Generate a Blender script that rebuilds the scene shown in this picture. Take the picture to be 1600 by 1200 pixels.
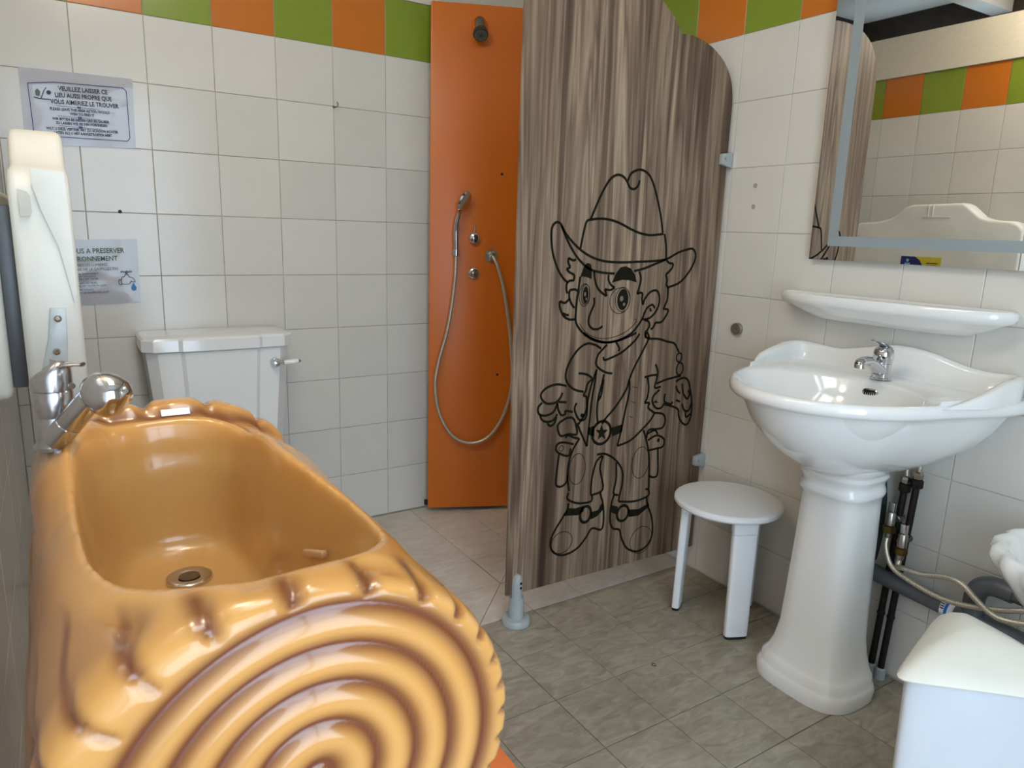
import bpy, bmesh, math, random
from mathutils import Vector, Matrix, noise
import numpy as np
random.seed(4)
S = bpy.context.scene
for o in list(bpy.data.objects): bpy.data.objects.remove(o)
PI = math.pi
# ------------------------------------------------------------------ camera, world, lights, exposure
F_PX, YAW, PITCH, ROLL = 1109.35593, 0.571913579, 0.212133946, 0.0319716743
CAM = Vector((0.103474467, -2.63591635, 1.18202268))
fw = Vector((math.sin(YAW)*math.cos(PITCH), math.cos(YAW)*math.cos(PITCH), -math.sin(PITCH)))
r0 = Vector((math.cos(YAW), -math.sin(YAW), 0)); u0 = r0.cross(fw)
rt = math.cos(ROLL)*r0 + math.sin(ROLL)*u0; up = -math.sin(ROLL)*r0 + math.cos(ROLL)*u0
cd = bpy.data.cameras.new('camera'); cam = bpy.data.objects.new('camera', cd); S.collection.objects.link(cam)
M = Matrix((rt, up, -fw)).transposed().to_4x4(); M.translation = CAM; cam.matrix_world = M
cd.sensor_width = 36; cd.sensor_fit = 'HORIZONTAL'; cd.lens = F_PX*36/1600; cd.clip_start = .02
cd.dof.use_dof = True; cd.dof.focus_distance = 2.2; cd.dof.aperture_fstop = 9
S.camera = cam
S.view_settings.view_transform = 'Standard'; S.view_settings.look = 'None'
S.view_settings.gamma = 1; S.view_settings.exposure = 0.20; S.view_settings.use_curve_mapping = False
W = bpy.data.worlds.new('world'); S.world = W; W.use_nodes = True
W.node_tree.nodes['Background'].inputs[0].default_value = (.62, .78, 1, 1)
W.node_tree.nodes['Background'].inputs[1].default_value = 1.1
def area(name, loc, to, sx, sy, power, col):
    l = bpy.data.lights.new(name, 'AREA'); l.shape = 'RECTANGLE'; l.size = sx; l.size_y = sy
    l.energy = power; l.color = col
    o = bpy.data.objects.new(name, l); S.collection.objects.link(o); o.location = loc
    d = Vector(to)-Vector(loc); o.rotation_euler = d.to_track_quat('-Z', 'Z').to_euler(); return o
area('doorway_daylight', (0.46, -3.42, 1.12), (0.46, 0, 1.0), 1.0, 1.95, 31, (.66, .83, 1.0))
area('ceiling_fill', (.50, -1.75, 2.38), (1.0, -1.55, 0), .6, .6, 8, (.88, .94, 1.0))  # unseen soft fill added under the ceiling; no skylight there
# ------------------------------------------------------------------ helpers
C = S.collection
def lin(c):
    return tuple(((x/255)/12.92 if x/255 <= .04045 else (((x/255)+.055)/1.055)**2.4) for x in c)+(1,)
class NT:
    def __init__(s, name):
        s.m = bpy.data.materials.new(name); s.m.use_nodes = True; s.t = s.m.node_tree; s.b = s.t.nodes['Principled BSDF']
    def n(s, ty, **k):
        n = s.t.nodes.new(ty)
        for a, v in k.items():
            if a.startswith('i_'):
                n.inputs[a[2:].replace('_', ' ')].default_value = v
            else: setattr(n, a, v)
        return n
    def l(s, a, b): s.t.links.new(a, b)
    def ramp(s, src, stops):
        r = s.n('ShaderNodeValToRGB'); s.l(src, r.inputs[0]); e = r.color_ramp.elements
        while len(e) < len(stops): e.new(.5)
        for el, (p, c) in zip(e, stops): el.position = p; el.color = c
        return r.outputs[0]
    def bump(s, src, st, dist=.01):
        b = s.n('ShaderNodeBump'); b.inputs['Strength'].default_value = st; b.inputs['Distance'].default_value = dist
        s.l(src, b.inputs['Height']); s.l(b.outputs[0], s.b.inputs['Normal'])
def mat(name, col, rough=.5, metal=0, noise_amt=.06, scale=30, bump=0, coat=0, spec=.5):
    k = NT(name); b = k.b; c = lin(col)
    b.inputs['Roughness'].default_value = rough; b.inputs['Metallic'].default_value = metal
    b.inputs['Specular IOR Level'].default_value = spec
    if coat: b.inputs['Coat Weight'].default_value = coat; b.inputs['Coat Roughness'].default_value = .05
    tc = k.n('ShaderNodeTexCoord'); nz = k.n('ShaderNodeTexNoise', i_Scale=scale, i_Detail=4.0)
    k.l(tc.outputs['Object'], nz.inputs['Vector'])
    lo = tuple(x*(1-noise_amt) for x in c[:3])+(1,); hi = tuple(min(1, x*(1+noise_amt)) for x in c[:3])+(1,)
    k.l(k.ramp(nz.outputs[0], [(.3, lo), (.7, hi)]), b.inputs['Base Color'])
    if bump: k.bump(nz.outputs[0], bump, .002)
    return k.m
def tile_mat(name, col, rough=.22, var=.05, wob=.15):
    k = NT(name); b = k.b; b.inputs['Roughness'].default_value = rough
    c = lin(col); oi = k.n('ShaderNodeObjectInfo')
    lo = tuple(x*(1-var) for x in c[:3])+(1,); hi = tuple(min(1, x*(1+var*.6)) for x in c[:3])+(1,)
    base = k.ramp(oi.outputs['Random'], [(0, lo), (1, hi)])
    tc = k.n('ShaderNodeTexCoord'); nz = k.n('ShaderNodeTexNoise', i_Scale=9.0, i_Detail=5.0)
    k.l(tc.outputs['Object'], nz.inputs['Vector'])
    mx = k.n('ShaderNodeMix', data_type='RGBA', blend_type='MULTIPLY'); mx.inputs[0].default_value = .5
    k.l(base, mx.inputs[6]); k.l(k.ramp(nz.outputs[0], [(.3, (.93, .93, .93, 1)), (.7, (1, 1, 1, 1))]), mx.inputs[7])
    k.l(mx.outputs[2], b.inputs['Base Color']); k.bump(nz.outputs[0], wob, .002)
    return k.m
T_WHITE = tile_mat('white_wall_tile', (221, 217, 209), .18)
T_GREEN = tile_mat('green_wall_tile', (134, 152, 50), .22, .06)
T_ORANGE = tile_mat('orange_wall_tile', (204, 116, 36), .22, .05)
def floor_mat(name, c1, c2, rough, relief):
    k = NT(name); b = k.b; b.inputs['Roughness'].default_value = rough
    tc = k.n('ShaderNodeTexCoord'); oi = k.n('ShaderNodeObjectInfo')
    geo = k.n('ShaderNodeNewGeometry')
    mp = k.n('ShaderNodeMapping'); k.l(geo.outputs['Position'], mp.inputs[0]); mp.inputs['Scale'].default_value = (14, 34, 14); mp.inputs['Rotation'].default_value = (0, 0, .5)
    add = k.n('ShaderNodeVectorMath', operation='ADD'); k.l(mp.outputs[0], add.inputs[0])
    sc = k.n('ShaderNodeMath', operation='MULTIPLY'); sc.inputs[1].default_value = 40; k.l(oi.outputs['Random'], sc.inputs[0]); k.l(sc.outputs[0], add.inputs[1])
    nz = k.n('ShaderNodeTexNoise', i_Scale=1.0, i_Detail=5.0, i_Distortion=1.2); k.l(add.outputs[0], nz.inputs['Vector'])
    big = k.n('ShaderNodeTexNoise', i_Scale=2.2, i_Detail=6.0); k.l(geo.outputs['Position'], big.inputs['Vector'])
    fine = k.n('ShaderNodeTexNoise', i_Scale=28.0, i_Detail=6.0, i_Roughness=.7); k.l(geo.outputs['Position'], fine.inputs['Vector'])
    base = k.ramp(nz.outputs[0], [(.3, lin(c1)), (.7, lin(c2))])
    m1 = k.n('ShaderNodeMix', data_type='RGBA', blend_type='MULTIPLY'); m1.inputs[0].default_value = 1
    k.l(base, m1.inputs[6]); k.l(k.ramp(big.outputs[0], [(.35, (.80, .78, .74, 1)), (.6, (1.05, 1.05, 1.06, 1))]), m1.inputs[7])
    m2 = k.n('ShaderNodeMix', data_type='RGBA', blend_type='MULTIPLY'); m2.inputs[0].default_value = 1
    k.l(m1.outputs[2], m2.inputs[6]); k.l(k.ramp(fine.outputs[0], [(.22, (.35, .3, .25, 1)), (.34, (1, 1, 1, 1))]), m2.inputs[7])
    k.l(m2.outputs[2], b.inputs['Base Color']); k.bump(nz.outputs[0], relief, .004)
    return k.m
T_FLOOR = floor_mat('grey_slate_floor_tile', (142, 134, 118), (174, 166, 149), .42, .5)
T_FLOORW = floor_mat('cream_shower_floor_tile', (205, 196, 184), (222, 214, 203), .35, .08)
GROUTR = mat('pale_wall_grout', (204, 198, 188), .9, 0, .12, 14, .2)
GROUT = mat('wall_grout', (178, 168, 150), .9, 0, .25, 14, .3)
GROUTF = mat('floor_grout', (92, 82, 70), .9, 0, .45, 6, .3)
CER = mat('white_glazed_ceramic', (240, 240, 238), .08, 0, .01, 5, 0, .4)
PLAST = mat('white_plastic', (236, 238, 240), .32, 0, .02, 8)
PLASTW = mat('ivory_polyethylene', (238, 236, 226), .42, 0, .03, 12, .04)
BINW = mat('bin_white_plastic', (226, 232, 240), .4, 0, .03, 7, .03)
TAPCH = mat('water_spotted_chrome', (196, 196, 200), .2, 1, .1, 90, .05)
CHROME = mat('chrome', (205, 205, 208), .09, 1, .03, 12)
STEEL = mat('brushed_steel', (170, 166, 158), .3, 1, .15, 60)
HOSE = mat('braided_hose_steel', (206, 198, 180), .38, .8, .3, 400, .3)
DSTEEL = mat('stained_steel', (120, 112, 100), .38, 1, .3, 50, .2)
BRASS = mat('tarnished_brass', (112, 92, 52), .45, 1, .3, 40, .2)
DARKPIPE = mat('oxidised_copper_pipe', (40, 36, 32), .5, .6, .5, 35, .3)
GREYPVC = mat('grey_waste_plastic', (92, 94, 97), .35, 0, .08, 25)
LGREY = mat('pale_grey_plastic', (172, 178, 178), .4, 0, .05, 20)
BLACK = mat('black_rubber', (24, 24, 25), .6, 0, .2, 30)
DARKB = mat('dark_column_board', (52, 42, 34), .6, 0, .3, 12)
ORPAN = mat('orange_shower_panel', (216, 114, 28), .34, 0, .035, 5)
ORBASE = mat('orange_laminate_board', (222, 118, 62), .4, 0, .04, 6)
PLASTER = mat('white_rough_plaster', (222, 216, 202), .9, 0, .04, 60, .6)
CEILW = mat('painted_ceiling_board', (226, 222, 210), .7, 0, .03, 4)
PAPER = mat('laminated_paper', (234, 234, 240), .16, 0, .03, 6, 0, .8)
INK = mat('printed_black_ink', (38, 40, 60), .5)
INKG = mat('printed_green_ink', (84, 108, 78), .5)
INKB = mat('printed_blue_ink', (30, 112, 190), .4)
LINE = mat('engraved_dark_line', (30, 28, 20), .85, 0, .15, 40, 0, 0, .1)
NAVY = mat('sticker_navy', (30, 36, 110), .4); YELL = mat('sticker_yellow', (226, 206, 60), .4); SKYB = mat('sticker_light_blue', (150, 190, 225), .4)
FROST = mat('frosted_mirror_band', (150, 160, 164), .5, .0, .04, 10)
MIRR = NT('silvered_mirror'); MIRR.b.inputs['Base Color'].default_value = (.86, .87, .85, 1); MIRR.b.inputs['Metallic'].default_value = 1; MIRR.b.inputs['Roughness'].default_value = .01; MIRR = MIRR.m
def wood():
    k = NT('zebrano_laminate'); b = k.b; b.inputs['Roughness'].default_value = .5; b.inputs['Specular IOR Level'].default_value = .3
    g = k.n('ShaderNodeNewGeometry')
    def nz(sx, sz, det, dist, off=0):
        mp = k.n('ShaderNodeMapping'); k.l(g.outputs['Position'], mp.inputs[0]); mp.inputs['Scale'].default_value = (sx, 1, sz); mp.inputs['Location'].default_value = (off, off, 0)
        n = k.n('ShaderNodeTexNoise', i_Scale=1.0, i_Detail=det, i_Distortion=dist, i_Roughness=.6); k.l(mp.outputs[0], n.inputs['Vector']); return n.outputs[0]
    wide = k.ramp(nz(11, .55, 3.0, .5), [(.30, lin((66, 49, 40))), (.42, lin((106, 86, 71))), (.49, lin((150, 129, 108))), (.55, lin((112, 91, 76))), (.64, lin((172, 150, 126))), (.74, lin((86, 68, 56)))])
    mid = k.ramp(nz(46, .9, 4.0, .6, 3), [(.33, (.52, .47, .43, 1)), (.46, (.95, .94, .93, 1)), (.62, (1.2, 1.2, 1.18, 1)), (.74, (.8, .78, .76, 1))])
    fine = k.ramp(nz(230, 5, 3.0, .1, 7), [(.3, (.74, .72, .7, 1)), (.6, (1.1, 1.1, 1.1, 1))])
    m1 = k.n('ShaderNodeMix', data_type='RGBA', blend_type='MULTIPLY'); m1.inputs[0].default_value = .85; k.l(wide, m1.inputs[6]); k.l(mid, m1.inputs[7])
    m2 = k.n('ShaderNodeMix', data_type='RGBA', blend_type='MULTIPLY'); m2.inputs[0].default_value = .8; k.l(m1.outputs[2], m2.inputs[6]); k.l(fine, m2.inputs[7])
    k.l(m2.outputs[2], b.inputs['Base Color']); return k.m
WOOD = wood()
def tubmat():
    k = NT('caramel_log_fibreglass'); b = k.b; b.inputs['Roughness'].default_value = .2
    b.inputs['Coat Weight'].default_value = .4; b.inputs['Coat Roughness'].default_value = .06
    at = k.n('ShaderNodeAttribute', attribute_name='brown')
    g = k.n('ShaderNodeNewGeometry'); nz = k.n('ShaderNodeTexNoise', i_Scale=5.0, i_Detail=3.0); k.l(g.outputs['Position'], nz.inputs['Vector'])
    base = k.ramp(nz.outputs[0], [(.35, lin((226, 162, 86))), (.65, lin((234, 173, 98)))])
    m = k.n('ShaderNodeMix', data_type='RGBA'); k.l(at.outputs['Fac'], m.inputs[0]); k.l(base, m.inputs[6]); m.inputs[7].default_value = lin((112, 50, 28))
    at2 = k.n('ShaderNodeAttribute', attribute_name='inner')
    m2 = k.n('ShaderNodeMix', data_type='RGBA'); k.l(at2.outputs['Fac'], m2.inputs[0]); k.l(m.outputs[2], m2.inputs[6]); m2.inputs[7].default_value = lin((208, 160, 96))
    k.l(m2.outputs[2], b.inputs['Base Color']); return k.m
TUB = tubmat()
# ---- mesh builder: collects geometry into one bmesh
class MB:
    def __init__(s): s.b = bmesh.new()
    def box(s, lo, hi, bev=0, seg=2, mtx=None):
        t = bmesh.new(); bmesh.ops.create_cube(t, size=1)
        for v in t.verts: v.co = Vector([(lo[i]+hi[i])/2+v.co[i]*(hi[i]-lo[i]) for i in range(3)])
        if bev: bmesh.ops.bevel(t, geom=list(t.edges), offset=bev, segments=seg, affect='EDGES', profile=.5)
        if mtx: bmesh.ops.transform(t, matrix=mtx, verts=t.verts)
        return s._add(t)
    def _add(s, t):
        me = bpy.data.meshes.new('tmp'); t.to_mesh(me); t.free(); s.b.from_mesh(me); bpy.data.meshes.remove(me); return s
    def loft(s, rings, cap0=True, cap1=True, closed=True):
        vs = [[s.b.verts.new(p) for p in r] for r in rings]
        n = len(rings[0])
        for a, b in zip(vs, vs[1:]):
            for i in range(n if closed else n-1):
                j = (i+1) % n
                try: s.b.faces.new((a[i], a[j], b[j], b[i]))
                except ValueError: pass
        if cap0 and closed: s.b.faces.new(vs[0][::-1])
        if cap1 and closed: s.b.faces.new(vs[-1])
        return s
    def lathe(s, prof, loc=(0, 0, 0), axis=(0, 0, 1), seg=32, cap0=True, cap1=True):
        z = Vector(axis).normalized(); x = z.orthogonal().normalized(); y = z.cross(x); L = Vector(loc)
        return s.loft([[L+z*h+x*(r*math.cos(2*PI*i/seg))+y*(r*math.sin(2*PI*i/seg)) for i in range(seg)] for r, h in prof], cap0, cap1)
    def tube(s, pts, r, seg=12, smooth=0):
        P = [Vector(p) for p in pts]
        if smooth: P = crom(P, smooth)
        rings = []; t0 = (P[1]-P[0]).normalized(); x = t0.orthogonal().normalized()
        for i, p in enumerate(P):
            t = (P[min(i+1, len(P)-1)]-P[max(i-1, 0)]).normalized()
            x = (x-t*x.dot(t)).normalized(); y = t.cross(x); rr = r(i/(len(P)-1)) if callable(r) else r
            rings.append([p+x*rr*math.cos(2*PI*k/seg)+y*rr*math.sin(2*PI*k/seg) for k in range(seg)])
        return s.loft(rings)
    def prism(s, poly, thick_vec, bev=0):
        t = bmesh.new(); vs = [t.verts.new(p) for p in poly]; f = t.faces.new(vs)
        r = bmesh.ops.extrude_face_region(t, geom=[f]); nv = [v for v in r['geom'] if isinstance(v, bmesh.types.BMVert)]
        bmesh.ops.translate(t, verts=nv, vec=Vector(thick_vec)); bmesh.ops.recalc_face_normals(t, faces=t.faces)
        if bev:
            es = [e for e in t.edges if len(e.link_faces) == 2 and e.calc_face_angle() > .9]
            bmesh.ops.bevel(t, geom=es, offset=bev, segments=3, affect='EDGES', profile=.5)
        return s._add(t)
    def build(s, name, m, parent=None, smooth=True, origin=None, angle=40, recalc=True):
        if recalc: bmesh.ops.recalc_face_normals(s.b, faces=s.b.faces)
        me = bpy.data.meshes.new(name); s.b.to_mesh(me); s.b.free()
        return link(name, me, m, parent, smooth, origin, angle)
def wloc(o):
    v = Vector(o.location)
    return v + (wloc(o.parent) if o.parent else Vector())
def link(name, me, m, parent=None, smooth=True, origin=None, angle=40):
    if m: me.materials.clear(); me.materials.append(m)
    co = np.empty(len(me.vertices)*3, 'f'); me.vertices.foreach_get('co', co); co = co.reshape(-1, 3)
    if parent is not None: off = wloc(parent)
    else:
        off = Vector(origin) if origin else Vector(((co[:, 0].min()+co[:, 0].max())/2, (co[:, 1].min()+co[:, 1].max())/2, co[:, 2].min()))
    co = co-np.array(off, 'f'); me.vertices.foreach_set('co', co.ravel()); me.update()
    o = bpy.data.objects.new(name, me); C.objects.link(o)
    if parent is not None: o.parent = parent
    else: o.location = off
    if smooth:
        me.shade_smooth()
        try: me.set_sharp_from_angle(angle=math.radians(angle))
        except Exception: pass
    return o
def thing(name, label, cat, loc, group=None):
    o = bpy.data.objects.new(name, None); C.objects.link(o); o.location = loc; o.empty_display_size = .05
    o['label'] = label; o['category'] = cat
    if group: o['group'] = group
    return o
def tag(o, label, cat, group=None):
    o['label'] = label; o['category'] = cat
    if group: o['group'] = group
    return o
def struct(o): o['kind'] = 'structure'; return o
def crom(P, n):
    P = [Vector(p) for p in P]; out = []
    for i in range(len(P)-1):
        a = P[max(i-1, 0)]; b = P[i]; c = P[i+1]; d = P[min(i+2, len(P)-1)]
        for k in range(n):
            t = k/n; out.append(.5*((2*b)+(c-a)*t+(2*a-5*b+4*c-d)*t*t+(3*b-a-3*c+d)*t**3))
    return out+[P[-1]]
def crom_closed(P, n):
    P = [Vector(p) for p in P]; L = len(P); out = []
    for i in range(L):
        a, b, c, d = P[i-1], P[i], P[(i+1) % L], P[(i+2) % L]
        for k in range(n):
            t = k/n; out.append(.5*((2*b)+(c-a)*t+(2*a-5*b+4*c-d)*t*t+(3*b-a-3*c+d)*t**3))
    return out
def text_mesh(txt, size, align='CENTER', extrude=.0003, bold=0):
    cu = bpy.data.curves.new('lettering', 'FONT'); cu.body = txt; cu.size = size; cu.align_x = align; cu.extrude = extrude; cu.resolution_u = 2; cu.offset = bold
    o = bpy.data.objects.new('tmptext', cu); C.objects.link(o)
    me = bpy.data.meshes.new_from_object(o.evaluated_get(bpy.context.evaluated_depsgraph_get()))
    bpy.data.objects.remove(o); return me
def put_text(mb, txt, size, o, ux, uz, n, align='CENTER', bold=0, sx=1):
    """text laid on a plane: origin o, right ux, up uz, normal n"""
    me = text_mesh(txt, size, align, .0003, bold)
    Mx = Matrix((Vector(ux)*sx, Vector(uz), Vector(n))).transposed().to_4x4(); Mx.translation = Vector(o)
    me.transform(Mx); mb.b.from_mesh(me); bpy.data.meshes.remove(me)
# ------------------------------------------------------------------ room
XL, XR, YF, P = -.03, 1.9716, -3.35, .2
TT = .006
def cutbox(name, lo, hi, m): return struct(MB().box(lo, hi).build(name, m, smooth=False))
floor = cutbox('floor', (XL, YF, -.06), (XR, 0, -.0025), GROUTF)
wall_back = cutbox('wall_back', (XL-.1, .0025, -.06), (XR+.1, .12, 2.20), GROUT)
wall_left = cutbox('wall_left', (XL-.12, YF, -.06), (XL-.0025, .0025, 2.0), GROUT)
wall_right = cutbox('wall_right', (XR+.0025, YF, -.06), (XR+.12, .0025, 2.2), GROUTR)
tile_cache = {}
def tile_mesh(key, w, h, m, split=None):
    k = (round(w, 4), round(h, 4), m.name)
    if k in tile_cache: return tile_cache[k]
    b = bmesh.new(); g = .0011; e = .0011
    pts = [(0, g, g), (0, w-g, g), (0, w-g, h-g), (0, g, h-g)]
    base = [b.verts.new((-TT, y, z)) for _, y, z in pts]
    sh = [b.verts.new((-e*.7, y, z)) for _, y, z in pts]
    tp = [b.verts.new((0, min(max(y, g+e), w-g-e), min(max(z, g+e), h-g-e))) for _, y, z in pts]
    for A, B in ((base, sh), (sh, tp)):
        for i in range(4): b.faces.new((A[i], A[(i+1) % 4], B[(i+1) % 4], B[i]))
    b.faces.new(tp)
    me = bpy.data.meshes.new('tile'); b.to_mesh(me); b.free(); me.materials.append(m)
    tile_cache[k] = me; return me
def put_tile(parent, w, h, m, M4):
    o = bpy.data.objects.new('tile', tile_mesh(0, w, h, m)); C.objects.link(o); o.parent = parent
    T = Matrix.Translation(-wloc(parent)) @ M4; o.matrix_local = T; return o
def spans(a, b, off):
    """cells of pitch .2 aligned to off, cut to a..b"""
    k = math.floor((a-off)/P+1e-6); out = []
    while off+k*P < b-1e-6:
        s, e = max(a, off+k*P), min(b, off+(k+1)*P)
        if e-s > .012: out.append((s, e, k))
        k += 1
    return out
def jit(): return (random.uniform(-1, 1)*.0004)
def wall_tiles(parent, a, b, off, frame, ztop, band):
    for s, e, k in spans(a, b, off):
        for z0, z1, kz in spans(0.003, ztop, 0):
            m = T_WHITE
            if kz == 9: m = (T_ORANGE, T_GREEN)[(k+band) % 2]
            put_tile(parent, e-s, z1-z0, m, frame(s, z0))
# local tile: x = out of wall, y = along, z = up
def fr_back(s, z): return Matrix(((0, 1, 0, s), (-1, 0, 0, jit()), (0, 0, 1, z), (0, 0, 0, 1)))
def fr_left(s, z): return Matrix(((1, 0, 0, XL+jit()), (0, 1, 0, s), (0, 0, 1, z), (0, 0, 0, 1)))
def fr_right(s, z): return Matrix(((-1, 0, 0, XR+jit()), (0, 1, 0, s), (0, 0, 1, z), (0, 0, 0, 1)))
wall_tiles(wall_back, XL, XR, 0, fr_back, 2.0, 1)
wall_tiles(wall_left, -3.3, 0, -.29, fr_left, 2.0, 1)
wall_tiles(wall_right, -3.3, 0, -1.0, fr_right, 2.0, 0)
def fr_floor(x, y): return Matrix(((0, 1, 0, x), (0, 0, 1, y), (1, 0, 0, jit()), (0, 0, 0, 1)))
def tri_tile(parent, pts, m):
    b = bmesh.new(); c = sum((Vector(p) for p in pts), Vector())/3
    q = [Vector(p)+(c-Vector(p)).normalized()*.003 for p in pts]
    lo = [b.verts.new((v.x, v.y, -TT)) for v in q]; hi = [b.verts.new((v.x, v.y, 0)) for v in q]
    b.faces.new(hi)
    for i in range(3): b.faces.new((lo[i], lo[(i+1) % 3], hi[(i+1) % 3], hi[i]))
    bmesh.ops.recalc_face_normals(b, faces=b.faces)
    me = bpy.data.meshes.new('tile'); b.to_mesh(me); b.free(); link('tile', me, m, parent, False)
for s, e, k in spans(XL, XR, .1):
    for y0, y1, ky in spans(-3.3, -.002, -.945+.2*0):
        white = y0 > -.95
        y1c = y1
        m = T_FLOORW if white else T_FLOOR
        if white and abs(s-1.1) < .01 and abs(y0+.945) < .01 or white and abs(s-1.3) < .01 and abs(y0+.745) < .01:
            tri_tile(floor, [(s, y0, 0), (e, y1, 0), (s, y1, 0)], m); tri_tile(floor, [(s, y0, 0), (e, y0, 0), (e, y1, 0)], m); continue
        o = put_tile(floor, e-s, y1c-y0, m, fr_floor(s, y0))
# grey floor rows sit on a grid whose joints are at y=-1.14-.2k; the cream shower rows end at y=-.945
cutbox('trim_1', (XL-.1, YF, 2.0), (XL+.012, .0025, 2.2), PLASTER)
cutbox('trim_2', (XL, -.006, 2.0), (XR, .01, 2.2), PLASTER)
cutbox('trim_3', (XR-.006, YF, 2.0), (XR+.05, .0, 2.2), PLASTER)
cl = struct(MB().box((XL-.5, YF-.1, 2.42), (XR+.3, .3, 2.46)).build('ceiling', CEILW, smooth=False))
for i, yb in enumerate((-.62, -1.9)):
    MB().box((XL-.4, yb-.05, 2.31), (XR+.2, yb+.05, 2.4195), .004).build('beam', CEILW, cl)
MB().box((XL-.45, YF, 2.2), (XL-.40, .2, 2.42)).build('soffit_board', DARKB, cl)
MB().box((XL-.4, .14, 2.2), (XR+.3, .18, 2.42)).build('soffit_board', DARKB, cl)
MB().box((XR+.16, YF, 2.2), (XR+.2, .2, 2.42)).build('soffit_board', DARKB, cl)
# front wall with a doorway (behind the camera); leftmost box added to block leaking sky light
wf = MB(); wf.box((XL-.45, YF-.1, 1.9), (XL-.12, YF, 2.42)); wf.box((XL-.12, YF-.1, -.06), (-.025, YF, 2.42)); wf.box((1.02, YF-.1, -.06), (XR+.12, YF, 2.42)); wf.box((-.025, YF-.1, 2.12), (1.02, YF, 2.42))
struct(wf.build('wall_front', PLASTER, smooth=False))
d1 = MB(); d1.box((-.025, YF-.06, 0), (.005, YF+.01, 2.12)); d1.box((.97, YF-.06, 0), (1.02, YF+.01, 2.12)); d1.box((.005, YF-.06, 2.07), (.97, YF+.01, 2.12)); d1.box((.48, YF-.05, 0.0), (.52, YF-.01, 2.07)); d1.box((.005, YF-.05, 1.52), (.97, YF-.01, 1.56))
struct(d1.build('door_1', LGREY, smooth=False))
cutbox('ground_outside', (-4, -8, -.08), (6, YF-.1, -.03), GROUT)
# ceiling lamp (warm)
lamp = thing('ceiling_lamp', 'round warm ceiling lamp above the log shaped bath', 'lamp', (.26, -1.25, 2.42))
e = NT('lamp_glow'); e.b.inputs['Emission Color'].default_value = (1, .83, .62, 1); e.b.inputs['Emission Strength'].default_value = 30
MB().lathe([(.001, -.245), (.05, -.235), (.082, -.205), (.092, -.165), (.084, -.125), (.055, -.092), (.03, -.08)], (.26, -1.25, 2.42), seg=32).build('lamp_shade', e.m, lamp)
MB().lathe([(.034, -.082), (.034, -.06), (.012, -.055), (.012, -.02), (.05, -.018), (.05, 0)], (.26, -1.25, 2.42), seg=32).build('lamp_base', LGREY, lamp)

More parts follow.
